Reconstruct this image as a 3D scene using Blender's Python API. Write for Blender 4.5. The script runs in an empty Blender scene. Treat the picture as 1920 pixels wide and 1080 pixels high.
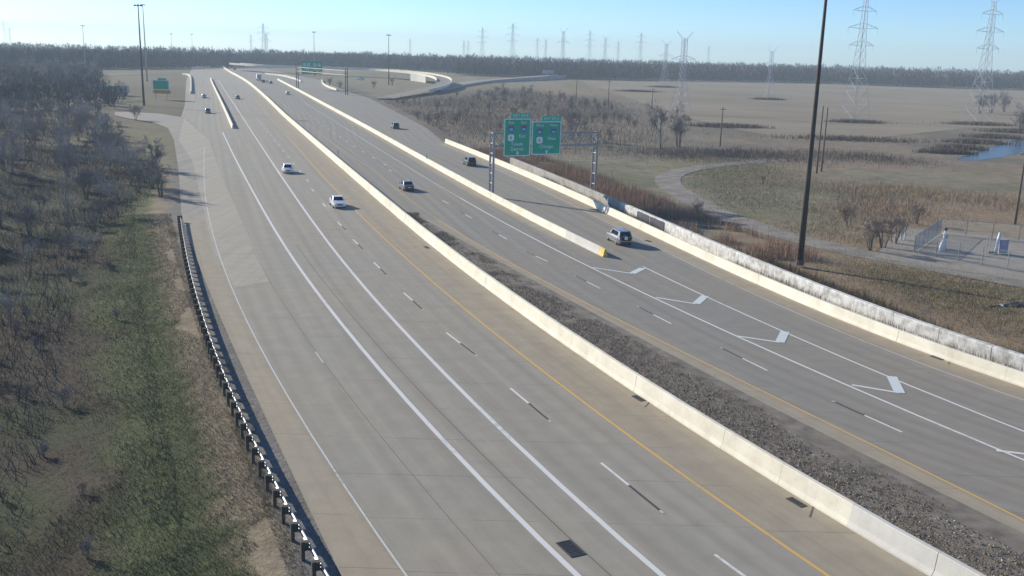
import bpy, bmesh, math, random
import numpy as np
from mathutils import Vector, Matrix
from mathutils import noise as mnoise

random.seed(7); rng = np.random.default_rng(11)
scene = bpy.context.scene
COL = scene.collection

# ------------------------------------------------------------ camera, sky, sun, exposure
PITCH, ROLL, CAMZ = math.radians(13.67), math.radians(1.6), 22.4
def make_camera():
    cd = bpy.data.cameras.new('traffic_camera'); cam = bpy.data.objects.new('traffic_camera', cd); COL.objects.link(cam)
    cd.sensor_width = 36.0; cd.lens = 36.0 * 1830 / 1920
    cd.clip_start = 0.5; cd.clip_end = 20000
    fwd = Vector((0, math.cos(PITCH), -math.sin(PITCH))); up0 = Vector((0, math.sin(PITCH), math.cos(PITCH))); rt0 = Vector((1, 0, 0))
    rt = rt0 * math.cos(ROLL) + up0 * math.sin(ROLL); up = up0 * math.cos(ROLL) - rt0 * math.sin(ROLL)
    m = Matrix.Identity(4)
    for i in range(3):
        m[i][0] = rt[i]; m[i][1] = up[i]; m[i][2] = -fwd[i]
    m[0][3], m[1][3], m[2][3] = 0, 0, CAMZ
    cam.matrix_world = m
    scene.camera = cam
make_camera()
SUN_EL = math.radians(21.5)
SHADOW_AZ = math.radians(-38)                       # direction in which shadows fall on the ground (from +X)
sun_dir = Vector((-math.cos(SHADOW_AZ) * math.cos(SUN_EL), -math.sin(SHADOW_AZ) * math.cos(SUN_EL), math.sin(SUN_EL)))
w = bpy.data.worlds.new('World'); scene.world = w; w.use_nodes = True
nt = w.node_tree; nt.nodes.clear()
sky = nt.nodes.new('ShaderNodeTexSky'); sky.sky_type = 'NISHITA'; sky.sun_disc = False
sky.sun_elevation = SUN_EL; sky.sun_rotation = math.atan2(sun_dir.x, sun_dir.y)
sky.altitude = 200; sky.air_density = 0.65; sky.dust_density = 0.2; sky.ozone_density = 3.2
bg = nt.nodes.new('ShaderNodeBackground'); bg.inputs['Strength'].default_value = 0.115
wo = nt.nodes.new('ShaderNodeOutputWorld'); tint = nt.nodes.new('ShaderNodeMix'); tint.data_type = 'RGBA'; tint.blend_type = 'MULTIPLY'; tint.inputs[0].default_value = 1.0
tint.inputs[7].default_value = (0.80, 0.95, 1.08, 1)   # the camera's cool white balance
nt.links.new(sky.outputs[0], tint.inputs[6]); nt.links.new(tint.outputs[2], bg.inputs[0]); nt.links.new(bg.outputs[0], wo.inputs[0])
sl = bpy.data.lights.new('sun', 'SUN'); sl.energy = 4.8; sl.angle = math.radians(0.53); sl.color = (1.0, 0.91, 0.735)
so = bpy.data.objects.new('sun', sl); COL.objects.link(so); so.rotation_euler = (-sun_dir).to_track_quat('-Z', 'Y').to_euler(); so.location = sun_dir * 300
scene.view_settings.view_transform = 'Standard'; scene.view_settings.look = 'None'
scene.view_settings.exposure = 0.42; scene.view_settings.gamma = 1.0
scene.view_settings.use_curve_mapping = False
scene.render.engine = 'CYCLES'
try:
    scene.cycles.max_bounces = 6; scene.cycles.diffuse_bounces = 2; scene.cycles.glossy_bounces = 2
    scene.cycles.volume_bounces = 1; scene.cycles.transparent_max_bounces = 8
except Exception: pass

# ------------------------------------------------------------ measured layout (metres)
SIGNS = [(0.207, 6.35, 4.6, 5.85, 3.4, 'EXIT 259 B', 'East', ('Toledo', 'Detroit'), 'taller green overhead sign reading East and Toledo, on the left'), (0.484, 6.50, 5.2, 5.25, 3.4, 'EXIT 259 A', 'West', ('Chicago',), 'wider green overhead sign reading West and Chicago, on the right')]
DATA = {
 'left_bound': ((-0.89, 24.0), (-3.48, 30.0), (-6.09, 36.0), (-8.7, 42.0), (-11.3, 48.0), (-13.88, 54.0), (-16.45, 60.0), (-19.0, 66.0), (-21.53, 72.0), (-24.04, 78.0), (-26.53, 84.0), (-28.99, 90.0), (-31.44, 96.0), (-33.87, 102.0), (-36.28, 108.0), (-38.67, 114.0), (-41.05, 120.0), (-43.42, 126.0), (-59.94, 173.5), (-79.98, 229.36), (-94.87, 277.23), (-121.29, 361.44), (-197.17, 592.0), (-303.0, 930.0)),
 'right_far': ((-15.89, 240.71), (-25.92, 284.63), (-44.26, 358.29), (-67.37, 447.9), (-86.95, 506.0), (-130.9, 659.49), (-180.76, 784.31), (-275.66, 1029.89), (-388.83, 1351.31)),
 'chevrons': (((8.63, 102.32), (12.55, 99.98), (14.01, 102.75)), ((13.68, 89.86), (17.12, 87.83), (18.56, 91.04)), ((18.6, 77.51), (21.83, 76.0), (23.11, 79.22)), ((24.29, 65.82), (27.15, 64.39), (27.94, 68.0)), ((29.15, 54.47), (32.12, 53.65), (32.88, 56.63))),
 'light_patch': ((-99.57, 295.25), (-72.48, 231.73), (-50.7, 167.95), (-23.54, 91.94), (-26.07, 89.02), (-33.14, 105.66), (-62.99, 190.18), (-78.97, 229.68)),
 'dash_left': (((9.72, 41.02), (10.66, 39.19)), ((5.28, 51.06), (6.67, 47.91)), ((0.08, 63.13), (1.36, 60.13)), ((-5.22, 76.09), (-3.98, 73.38)), ((-10.16, 88.99), (-8.94, 85.91)), ((-14.84, 101.93), (-13.65, 98.68)), ((-19.11, 114.34), (-17.97, 111.21)), ((-23.06, 126.01), (-21.97, 122.99)), ((-27.98, 141.2), (-26.87, 137.89)), ((-32.58, 155.56), (-31.45, 152.13))),
 'dash_right': (((-1.85, 120.1), (-0.62, 116.74)), ((-6.84, 134.79), (-5.64, 131.42)), ((-10.89, 147.01), (-9.91, 144.52)), ((-18.6, 169.19), (-17.76, 166.54)), ((-23.8, 183.63), (-22.81, 180.52)), ((2.54, 107.65), (3.79, 104.95)), ((7.5, 95.71), (8.7, 92.69)), ((12.59, 83.58), (13.85, 80.42)), ((17.77, 71.4), (19.08, 68.32)), ((23.12, 59.79), (24.43, 57.14))),
 'grates': ((3.06, 41.2), (15.07, 46.73), (8.67, 61.82), (-10.0, 110.77), (33.32, 72.95), (16.63, 118.6)),
 'loop': ((-239.31, 843.7, 5), (-200.54, 796.91, 5), (-157.21, 792.99, 5), (-111.67, 770.89, 5), (-82.53, 731.6, 5), (-63.4, 693.53, 4.5), (-48.19, 639.52, 3.5), (-44.0, 568.25, 2), (-50.92, 499.03, 1), (-59.77, 445.14, 0.1)),
 'far_highway': ((-50.08, 548.36, 0.2), (-27.09, 715.13, 0.5), (12.62, 816.6, 2), (54.41, 937.76, 3), (116.4, 1158.5, 4), (207.98, 1455.13, 4)),
 'side_n': ((-234.2, 718.83), (-131.38, 400.38), (-102.91, 311.34), (-99.56, 297.64), (-112.84, 312.28), (-122.73, 316.05), (-127.78, 313.74)),
 'side_s': ((-122.35, 300.26), (-114.01, 289.27), (-102.93, 278.21), (-92.25, 260.56), (-79.98, 229.36), (-59.94, 173.5), (-44.59, 129.2)),
 'field': ((52.16, 895.94), (175.95, 1001.91), (364.59, 1086.21), (430.44, 1021.84), (522.4, 989.08), (445.32, 705.36), (230.47, 395.98), (159.79, 356.48), (109.03, 300.1), (81.85, 284.21), (73.23, 314.04), (65.8, 368.88), (60.84, 492.35), (56.98, 667.48)),
 'track': ((56.88, 101.6), (55.38, 103.14), (46.47, 112.97), (40.2, 121.11), (34.92, 132.39), (30.59, 147.73), (28.88, 164.44), (28.2, 177.9), (30.6, 191.83), (37.32, 205.1), (49.08, 218.09), (64.09, 229.69)),
 'yard': ((55.2, 137.54), (71.29, 129.09), (57.77, 103.3), (43.47, 115.18)),
 'pond': ((106.19, 238.66), (116.89, 254.15), (131.69, 275.56), (148.14, 298.71), (165.08, 321.13), (211.0, 376.11), (174.93, 310.65), (137.75, 266.83), (124.27, 250.86), (112.04, 238.96)),
 'masts': ((32.66, 108.8, 31.8, 0.36, 'tall brown weathering steel mast rising beyond the right barrier', 'rust'), (-132.69, 351.92, 35.0, 0.4, 'nearer of the two tall dark masts on the left bank', 'dark_steel'), (-209.74, 563.28, 42.4, 0.42, 'thinner farther mast just behind the tall dark mast on the left', 'galv_dull'), (-313.55, 723.52, 32.2, 0.3, 'lone mast far off in front of the woods at the far left', 'galv_dull'), (-152.53, 748.62, 32.6, 0.34, 'pale mast behind the far green signs', 'galv_dull'), (-79.91, 617.55, 30.4, 0.34, 'dark mast inside the curve of the loop ramp', 'dark_steel'), (-347.02, 1003.95, 30.1, 0.25, 'faint mast left of the highway at the horizon', 'galv_dull'), (-351.72, 1081.26, 30.8, 0.25, 'faint mast close left of the highway crest', 'galv_dull')),
 'wood': ((28.39, 479.62, 10.1, 'utility pole left of the field at its far edge', True), (38.38, 418.19, 12.1, 'utility pole in the brown scrub right of the green signs', True), (53.47, 257.72, 10.3, 'utility pole standing by the weed mound in the field', True), (58.09, 427.62, 9.0, 'utility pole just above the largest bare tree', True), (62.4, 202.5, 13.8, 'left of a close pair of utility poles beyond the brown mast', False), (64.36, 205.7, 13.4, 'right of a close pair of utility poles beyond the brown mast', False), (74.41, 143.6, 11.0, 'utility pole at the right edge behind the gas yard', True)),
 'pylons': (('short', 66.74, 405.57, 0.87, 0.5, 'broad pylon with a wide V top above the largest bare tree'), ('tall', 132.94, 391.22, 1.0, 0.5, 'tall three armed pylon in the field beside the brown mast'), ('tall', 181.26, 389.49, 1.0, 0.5, 'pylon by the cluster of bare trees at the right of the field'), ('short', 141.12, 559.95, 0.78, 0.5, 'small pylon left of the tall three armed pylon'), ('short', 107.74, 733.95, 0.9, 0.5, 'small pylon just left of the broad V topped pylon'), ('tall', -48.2, 1330.0, 1.11, 0.52, 'distant pylon rising behind the woods on the horizon'), ('tall', -7.4, 1180.0, 1.16, 0.56, 'distant pylon rising behind the woods on the horizon'), ('tall', 31.4, 1700.0, 0.97, 0.54, 'distant pylon rising behind the woods on the horizon'), ('short', 47.1, 1750.0, 1.24, 0.48, 'distant pylon rising behind the woods on the horizon'), ('short', 55.0, 1250.0, 1.4, 0.6, 'distant pylon rising behind the woods on the horizon'), ('tall', 90.2, 1280.0, 1.08, 0.59, 'distant pylon rising behind the woods on the horizon'), ('short', 137.6, 1600.0, 1.36, 0.4, 'distant pylon rising behind the woods on the horizon'), ('tall', 151.5, 1250.0, 1.05, 0.52, 'distant pylon rising behind the woods on the horizon'), ('short', -98.2, 1800.0, 1.07, 0.52, 'distant pylon rising behind the woods on the horizon'), ('tall', -93.1, 1850.0, 0.82, 0.4, 'distant pylon rising behind the woods on the horizon'), ('tall', -172.9, 1600.0, 0.79, 0.56, 'distant pylon rising behind the woods on the horizon'), ('tall', -279.4, 1100.0, 0.96, 0.52, 'distant pylon rising behind the woods on the horizon'), ('short', -339.0, 1350.0, 1.06, 0.55, 'distant pylon rising behind the woods on the horizon'), ('tall', -639.8, 1250.0, 0.89, 0.47, 'distant pylon rising behind the woods on the horizon'), ('tall', -734.6, 1450.0, 0.77, 0.4, 'distant pylon rising behind the woods on the horizon'), ('short', -479.7, 1800.0, 1.09, 0.41, 'distant pylon rising behind the woods on the horizon'), ('tall', 321.5, 1700.0, 0.87, 0.41, 'distant pylon rising behind the woods on the horizon'), ('tall', 148.5, 1500.0, 0.88, 0.43, 'distant pylon rising behind the woods on the horizon')),
 'cars': ((-25.36, 138.81, 5.031, 'p_white', 'sedan', 'white sedan in the left carriageway, the nearer of the two white cars', 'cars coming towards the camera'), (-40.97, 175.32, 5.028, 'p_white', 'hatch', 'white hatchback behind the nearer white sedan, beside the solid white line', 'cars coming towards the camera'), (-17.58, 157.62, 1.885, 'p_grey', 'sedan', 'grey lilac car in the right carriageway beyond the gravel strip', 'cars driving away'), (12.87, 117.12, 1.836, 'p_silver', 'suv', 'silver vehicle with a spare wheel on its dark rear, by the old wall', 'cars driving away'), (-34.49, 279.84, 1.866, 'p_slate', 'suv', 'slate coloured vehicle in the exit lane, farther from the gantry', 'cars driving away'), (-9.16, 194.56, 1.866, 'p_dark', 'suv', 'dark vehicle in the exit lane just left of the gantry', 'cars driving away'), (-100.13, 320.24, 5.024, 'p_dark', 'hatch', 'dark car in the left ramp lane, the nearer of two', 'cars coming towards the camera'), (-129.05, 408.71, 5.027, 'p_silver', 'sedan', 'silver car in the left ramp lane, the farther of two', 'cars coming towards the camera'), (-114.99, 407.77, 5.028, 'p_dark', 'sedan', 'dark car in the main lane right of the ramp barrier', 'cars coming towards the camera'), (-105.0, 453.78, 1.87, 'p_white', 'hatch', 'small white car far along the right carriageway', 'cars driving away'), (-150.6, 589.25, 1.873, 'p_dark', 'suv', 'dark vehicle following the far white truck', 'cars driving away'), (-143.05, 576.53, 1.872, 'p_dark', 'sedan', 'dark car close to the far dividing barrier behind the white truck', 'cars driving away'), (-326.29, 1049.8, 4.712, 'p_grey', 'suv', 'tiny grey vehicle at the crest of the left carriageway', 'cars coming towards the camera'), (-331.71, 1129.27, 1.571, 'p_grey', 'suv', 'tiny grey vehicle at the crest of the right carriageway', 'cars driving away'), (-241.87, 851.72, 1.89, 'p_dark', 'suv', 'tiny dark vehicle below the crest on the right carriageway', 'cars driving away'), (-107.7, 684.15, 2.9, 'p_white', 'suv', 'white vehicle on the ramp inside the loop', 'cars driving away')),
 'trucks': ((-161.09, 619.21, 1.871, 'white semi truck driving away on the far right carriageway', 'p_white', 'trailer_white', None), (-340.14, 1061.28, 5.024, 'pale truck at the crest of the left carriageway', 'p_white', 'trailer_white', None)),
 'hwy_trucks': ((128.25, 1154.41, 5.0, 0.75, 'white trailer truck on the far highway bank', 'p_white', 'trailer_white'), (27.07, 861.65, 2.6, 0.95, 'blue trailer truck on the far highway', 'p_grey', 'trailer_blue')),
 'trailer': (-167.26, 411.89),
 'left_sign': (-140.25, 390.79),
 'far_gantry': ((-115.26, 521.06), (-80.28, 467.05)),
 'curb_a': ((-128.03, 650.29), (-114.92, 588.29), (-103.87, 545.04), (-92.38, 509.01)),
 'curb_b': ((-191.12, 753.92), (-168.7, 715.14), (-146.79, 656.32), (-133.34, 612.16)),
 'curb_c': ((-231.7, 689.51), (-221.62, 671.18), (-196.02, 597.13), (-143.89, 437.39)),
 'curb_d': ((-276.1, 597.27), (-268.01, 632.8), (-261.01, 685.98), (-231.17, 690.13)),
 'gantry': ((-3.69, 152.36), (12.93, 160.32)),
 'ends': {'mid': 108.14, 'ramp': 264.4, 'right': 240.71, 'gravel': 131.56, 'edge': 254.16, 'ramp_line': 253.96, 'rail': 122.13},
 'delineators': ((-35.63, 196.45, 1.15, 'blue marker post on top of the median barrier'), (-17.76, 195.45, 0.92, 'marker post on top of the dividing barrier')),
 'fence': ((60.74, 105.58), (54.98, 112.31), (49.55, 118.73), (58.7, 132.82), (70.75, 128.04)),
 'pipes': ((54.09, 120.89, 0.9, 'white pipe station with a dark valve cap inside the left part of the yard', 1.0),),
 'big_pipe': (59.96, 119.37, 'leaning white pipe beside a grey cabinet in the right part of the yard'),
 'bollards': ((51.36, 127.65, 'left pale bollard at the yard corner'), (51.89, 127.72, 'right pale bollard at the yard corner')),
 'debris': (49.38, 93.29),
 'wood_left': ((-162.48, 306.92), (-140.21, 316.77), (-107.56, 261.53), (-77.82, 197.43), (-65.08, 174.34), (-53.38, 142.3), (-52.52, 126.49), (-46.64, 106.68), (-40.77, 88.0), (-32.65, 67.01), (-27.14, 52.94), (-23.67, 43.41), (-23.61, 39.42), (-36.0, 34.0), (-62.0, 60.0), (-88.0, 110.0), (-140.0, 220.0)),
 'wood_left_far': ((-461.63, 837.48), (-388.77, 854.56), (-270.9, 647.91), (-197.89, 469.19), (-153.98, 389.29), (-130.78, 325.56), (-161.28, 289.8)),
 'near_left': ((-39.79, 98.24), (-28.33, 68.27), (-22.57, 53.17), (-17.49, 40.27), (-23.44, 39.95), (-43.52, 78.04), (-46.07, 97.46)),
 'shade_wood': ((-38, 44), (-47, 60), (-60, 90), (-72, 122), (-104, 126), (-86, 70), (-60, 38)),
 'lone_trees': ((-64.24, 174.09, 3, 0.95, 'tree shading the pale ramp strip, farther one at the grass edge'), (-56.79, 151.85, 2, 0.8, 'tree shading the pale ramp strip, set back by the thicket'), (-52.39, 143.48, 3, 0.85, 'tree shading the pale ramp strip, closer to the guard rail end'), (3.33, 394.14, 1, 1.6, 'bare tree far behind the left green sign'), (14.74, 266.02, 2, 1.35, 'bare tree just right of the green signs'), (36.1, 245.66, 0, 1.35, 'largest bare tree right of the gantry, by the green meadow'), (41.79, 252.87, 3, 1.7, 'bushy bare tree touching the largest one on its right'), (219.4, 470.16, 3, 1.75, 'left tree of the bare cluster in the field by the pylon'), (228.24, 478.21, 2, 1.6, 'middle tree of the bare cluster in the field by the pylon'), (241.38, 492.64, 3, 1.7, 'right tree of the bare cluster in the field by the pylon'), (174.08, 341.15, 3, 1.6, 'bare tree at the right edge above the pond'), (-6.13, 460.5, 3, 1.3, 'bare tree left of the one behind the left green sign'), (-109.73, 284.19, 2, 0.75, 'small bare tree beside the side road bend')),
 'scrub_right': ((-63.17, 419.93), (-50.25, 445.56), (-19.54, 519.45), (-3.36, 603.12), (44.96, 464.06), (39.57, 316.27), (27.66, 239.29), (4.11, 230.19), (-5.32, 259.7), (-15.67, 267.91), (-32.3, 316.89)),
 'rust': ((60.27, 185.4), (74.13, 184.51), (90.29, 172.47), (79.88, 145.41), (55.7, 138.79), (45.81, 121.73), (42.63, 124.45), (47.17, 148.69)),
 'darkscrub': ((27.66, 239.29), (46.61, 243.26), (71.6, 247.54), (89.37, 244.57), (97.13, 231.02), (85.73, 214.54), (63.7, 228.22), (28.66, 226.01)),
 'meadow': ((31.37, 223.27), (54.83, 232.93), (60.27, 185.4), (43.03, 130.16), (37.46, 130.9), (31.9, 152.27), (31.36, 179.31), (34.69, 196.16), (43.21, 212.33)),
 'near_bank': ((36.77, 110.09), (42.25, 109.95), (53.67, 99.72), (45.03, 78.98), (39.43, 94.72)),
 'bushes': ((27.36, 143.32, 0.5, 'dark low bush between the old wall and the gravel track'), (44.49, 119.51, 0.85, 'left of the dark bushes beside the gas yard'), (46.88, 121.88, 1.0, 'middle of the dark bushes beside the gas yard'), (49.5, 125.09, 0.85, 'right of the dark bushes beside the gas yard'), (46.37, 182.47, 0.4, 'dark low bush in the middle of the green meadow'), (47.45, 137.04, 0.75, 'brown bush in the rust coloured scrub'), (58.91, 141.09, 0.7, 'brown bush behind the gas yard fence'), (-108.64, 574.97, 1.0, 'dark bush behind the short curved white barrier end'), (-95.9, 536.38, 0.9, 'low bush right of the short curved white barrier end'), (-81.52, 562.33, 1.0, 'bush in the middle of the loop ramp'), (-77.95, 617.71, 1.1, 'bush beside the dark mast inside the loop')),
 'mounds': ((112.83, 257.52, 3, 1.2), (122.58, 271.75, 3, 1.5), (137.04, 293.79, 4, 2), (153.29, 317.41, 4, 2), (174.79, 345.93, 5, 2), (128.47, 374.77, 4.5, 2), (141.12, 559.95, 4, 2), (105.99, 721.89, 5, 2), (178.87, 382.9, 6, 2.5), (71.14, 332.39, 6, 2.5), (75.24, 625.2, 6, 2), (100.18, 292.94, 10, 3)),
 'curves': {
  'left_edge_line': ((3.05, 24.0), (-0.06, 30.0), (-3.08, 36.0), (-6.02, 42.0), (-8.87, 48.0), (-11.64, 54.0), (-14.33, 60.0), (-16.94, 66.0), (-19.48, 72.0), (-21.96, 78.0), (-24.37, 84.0), (-26.73, 90.0), (-29.03, 96.0), (-31.29, 102.0), (-33.5, 108.0), (-35.66, 114.0), (-37.78, 120.0), (-39.87, 126.0), (-41.93, 132.0), (-43.96, 138.0), (-45.96, 144.0), (-47.93, 150.0), (-49.88, 156.0), (-51.17, 160.0), (-57.51, 180.0), (-63.7, 200.0), (-68.28, 215.0)),
  'ramp_line': ((11.12, 24.0), (7.79, 30.0), (4.64, 36.0), (1.65, 42.0), (-1.2, 48.0), (-3.94, 54.0), (-6.59, 60.0), (-9.16, 66.0), (-11.66, 72.0), (-14.11, 78.0), (-16.5, 84.0), (-18.84, 90.0), (-21.14, 96.0), (-23.39, 102.0), (-25.6, 108.0), (-27.77, 114.0), (-29.92, 120.0), (-32.05, 126.0), (-34.16, 132.0), (-36.26, 138.0), (-38.35, 144.0), (-40.44, 150.0), (-42.52, 156.0), (-43.91, 160.0), (-50.82, 180.0), (-57.67, 200.0), (-64.45, 220.0), (-71.18, 240.0), (-75.86, 253.96)),
  'left_lane_line': ((14.82, 24.0), (11.52, 30.0), (8.45, 36.0), (5.58, 42.0), (2.86, 48.0), (0.26, 54.0), (-2.25, 60.0), (-4.68, 66.0), (-7.05, 72.0), (-9.37, 78.0), (-11.64, 84.0), (-13.86, 90.0), (-16.02, 96.0), (-18.15, 102.0), (-20.24, 108.0), (-22.3, 114.0), (-24.33, 120.0), (-26.35, 126.0), (-28.35, 132.0), (-30.34, 138.0), (-32.32, 144.0), (-34.3, 150.0), (-36.27, 156.0), (-37.58, 160.0), (-44.12, 180.0), (-50.63, 200.0), (-57.13, 220.0), (-63.61, 240.0), (-70.09, 260.0), (-76.55, 280.0), (-83.02, 300.0), (-89.48, 320.0), (-95.95, 340.0), (-102.43, 360.0), (-108.94, 380.0), (-115.47, 400.0), (-122.01, 420.0), (-128.53, 440.0), (-135.04, 460.0), (-141.52, 480.0), (-148.0, 500.0), (-154.47, 520.0), (-160.93, 540.0), (-167.39, 560.0), (-173.85, 580.0), (-180.3, 600.0), (-186.76, 620.0), (-193.21, 640.0), (-199.66, 660.0), (-206.11, 680.0), (-212.55, 700.0), (-219.0, 720.0), (-225.44, 740.0), (-231.88, 760.0), (-238.32, 780.0), (-244.75, 800.0), (-251.19, 820.0), (-257.61, 840.0), (-264.04, 860.0), (-270.46, 880.0), (-276.88, 900.0)),
  'left_yellow': ((22.36, 24.0), (19.14, 30.0), (16.1, 36.0), (13.22, 42.0), (10.46, 48.0), (7.81, 54.0), (5.26, 60.0), (2.79, 66.0), (0.39, 72.0), (-1.96, 78.0), (-4.24, 84.0), (-6.48, 90.0), (-8.67, 96.0), (-10.82, 102.0), (-12.93, 108.0), (-15.01, 114.0), (-17.06, 120.0), (-19.08, 126.0), (-21.08, 132.0), (-23.06, 138.0), (-25.03, 144.0), (-26.98, 150.0), (-28.92, 156.0), (-30.21, 160.0), (-36.6, 180.0), (-42.93, 200.0), (-49.21, 220.0), (-55.44, 240.0), (-61.62, 260.0), (-67.76, 280.0), (-73.88, 300.0), (-79.99, 320.0), (-86.08, 340.0), (-92.17, 360.0), (-98.25, 380.0), (-104.33, 400.0), (-110.42, 420.0), (-116.5, 440.0), (-122.58, 460.0), (-128.66, 480.0), (-134.74, 500.0), (-140.81, 520.0), (-146.89, 540.0), (-152.97, 560.0), (-159.04, 580.0), (-165.12, 600.0), (-171.19, 620.0), (-177.27, 640.0), (-183.34, 660.0), (-189.42, 680.0), (-195.49, 700.0), (-201.57, 720.0), (-207.65, 740.0), (-213.72, 760.0), (-219.8, 780.0), (-225.88, 800.0), (-231.95, 820.0), (-238.03, 840.0), (-244.11, 860.0), (-250.19, 880.0), (-256.26, 900.0)),
  'median_wall': ((27.92, 24.0), (24.24, 30.0), (20.91, 36.0), (17.85, 42.0), (15.01, 48.0), (12.32, 54.0), (9.75, 60.0), (7.28, 66.0), (4.89, 72.0), (2.57, 78.0), (0.3, 84.0), (-1.91, 90.0), (-4.07, 96.0), (-6.18, 102.0), (-8.25, 108.0), (-10.28, 114.0), (-12.27, 120.0), (-14.24, 126.0), (-16.19, 132.0), (-18.12, 138.0), (-20.05, 144.0), (-21.97, 150.0), (-23.88, 156.0), (-25.16, 160.0), (-31.55, 180.0), (-37.93, 200.0), (-44.3, 220.0), (-50.68, 240.0), (-57.05, 260.0), (-63.41, 280.0), (-69.73, 300.0), (-75.99, 320.0), (-82.17, 340.0), (-88.31, 360.0), (-94.45, 380.0), (-100.63, 400.0), (-106.84, 420.0), (-113.09, 440.0), (-119.36, 460.0), (-125.66, 480.0), (-131.98, 500.0), (-138.34, 520.0), (-144.73, 540.0), (-151.17, 560.0), (-157.68, 580.0), (-164.26, 600.0), (-170.92, 620.0), (-177.66, 640.0), (-184.48, 660.0), (-191.36, 680.0), (-198.27, 700.0), (-205.17, 720.0), (-212.06, 740.0), (-218.9, 760.0), (-225.69, 780.0), (-232.43, 800.0), (-239.12, 820.0), (-245.77, 840.0), (-252.39, 860.0), (-258.98, 880.0), (-265.54, 900.0), (-272.09, 920.0), (-275.36, 930.0)),
  'right_yellow': ((34.23, 24.0), (32.47, 30.0), (30.26, 36.0), (27.75, 42.0), (25.04, 48.0), (22.24, 54.0), (19.39, 60.0), (16.54, 66.0), (13.71, 72.0), (10.93, 78.0), (8.21, 84.0), (5.54, 90.0), (2.95, 96.0), (0.43, 102.0), (-2.01, 108.0), (-4.37, 114.0), (-6.65, 120.0), (-8.84, 126.0), (-10.95, 132.0), (-12.99, 138.0), (-14.96, 144.0), (-16.87, 150.0), (-18.73, 156.0), (-19.94, 160.0), (-25.76, 180.0), (-31.25, 200.0)),
  'right_inner_line': ((47.72, 24.0), (43.59, 30.0), (39.76, 36.0), (36.19, 42.0), (32.85, 48.0), (29.69, 54.0), (26.68, 60.0), (23.81, 66.0), (21.06, 72.0), (18.4, 78.0), (15.83, 84.0), (13.34, 90.0), (10.91, 96.0), (8.55, 102.0), (6.26, 108.0), (4.02, 114.0), (1.84, 120.0), (-0.29, 126.0), (-2.37, 132.0), (-4.41, 138.0), (-6.42, 144.0), (-8.4, 150.0), (-10.35, 156.0), (-11.65, 160.0), (-18.02, 180.0), (-24.3, 200.0), (-30.53, 220.0), (-36.72, 240.0), (-42.9, 260.0), (-49.09, 280.0), (-55.29, 300.0), (-61.51, 320.0), (-67.72, 340.0), (-73.89, 360.0), (-80.02, 380.0), (-86.11, 400.0), (-92.19, 420.0)),
  'right_gore_line': ((55.15, 24.0), (49.9, 30.0), (45.3, 36.0), (41.24, 42.0), (37.6, 48.0), (34.31, 54.0), (31.3, 60.0), (28.51, 66.0), (25.91, 72.0), (23.46, 78.0), (21.13, 84.0), (18.9, 90.0), (16.76, 96.0), (14.69, 102.0), (14.15, 103.57)),
  'right_wall': ((88.36, 24.0), (75.17, 30.0), (64.79, 36.0), (56.57, 42.0), (50.01, 48.0), (44.73, 54.0), (40.43, 60.0), (36.87, 66.0), (33.86, 72.0), (31.27, 78.0), (28.99, 84.0), (26.94, 90.0), (25.05, 96.0), (23.27, 102.0), (21.57, 108.0), (19.93, 114.0), (18.31, 120.0), (16.71, 126.0), (15.1, 132.0), (13.49, 138.0), (11.86, 144.0), (10.21, 150.0), (8.53, 156.0), (7.4, 160.0), (1.56, 180.0), (-4.53, 200.0), (-10.83, 220.0), (-17.27, 240.0), (-17.5, 240.71)),
  'mid_wall': ((10.6, 107.14), (8.48, 113.14), (6.42, 119.14), (4.4, 125.14), (2.41, 131.14), (0.46, 137.14), (-1.47, 143.14), (-3.38, 149.14), (-5.28, 155.14), (-6.8, 160.0), (-12.97, 180.0), (-19.05, 200.0), (-25.06, 220.0), (-31.07, 240.0), (-37.12, 260.0), (-43.2, 280.0), (-49.33, 300.0), (-55.48, 320.0), (-61.64, 340.0), (-67.81, 360.0), (-73.98, 380.0), (-80.14, 400.0), (-86.3, 420.0), (-92.45, 440.0), (-98.61, 460.0), (-104.77, 480.0), (-110.94, 500.0), (-117.12, 520.0), (-123.32, 540.0), (-129.53, 560.0), (-135.75, 580.0), (-141.98, 600.0), (-148.21, 620.0), (-154.45, 640.0), (-160.69, 660.0), (-166.93, 680.0), (-173.16, 700.0)),
  'pave_left': ((-0.89, 24.0), (-3.48, 30.0), (-6.09, 36.0), (-8.7, 42.0), (-11.3, 48.0), (-13.88, 54.0), (-16.45, 60.0), (-19.0, 66.0), (-21.53, 72.0), (-24.04, 78.0), (-26.53, 84.0), (-28.99, 90.0), (-31.44, 96.0), (-33.87, 102.0), (-36.28, 108.0), (-38.67, 114.0), (-41.05, 120.0), (-43.42, 126.0), (-44.2, 128.0)),
  'rail': ((-1.44, 26.0), (-4.77, 32.0), (-7.9, 38.0), (-10.86, 44.0), (-13.7, 50.0), (-16.41, 56.0), (-19.03, 62.0), (-21.57, 68.0), (-24.04, 74.0), (-26.45, 80.0), (-28.81, 86.0), (-31.13, 92.0), (-33.41, 98.0), (-35.65, 104.0), (-37.87, 110.0), (-40.06, 116.0), (-42.23, 122.0), (-44.38, 128.0)),
  'ramp_wall': ((-42.71, 160.0), (-49.19, 180.0), (-55.66, 200.0), (-62.12, 220.0), (-68.58, 240.0), (-75.03, 260.0), (-81.48, 280.0), (-87.93, 300.0), (-94.38, 320.0), (-100.84, 340.0), (-107.31, 360.0), (-113.8, 380.0), (-120.29, 400.0), (-126.79, 420.0), (-133.29, 440.0), (-139.79, 460.0), (-146.29, 480.0), (-152.78, 500.0), (-159.26, 520.0), (-165.73, 540.0), (-172.19, 560.0), (-178.65, 580.0), (-185.1, 600.0), (-191.55, 620.0), (-198.0, 640.0)),
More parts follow.
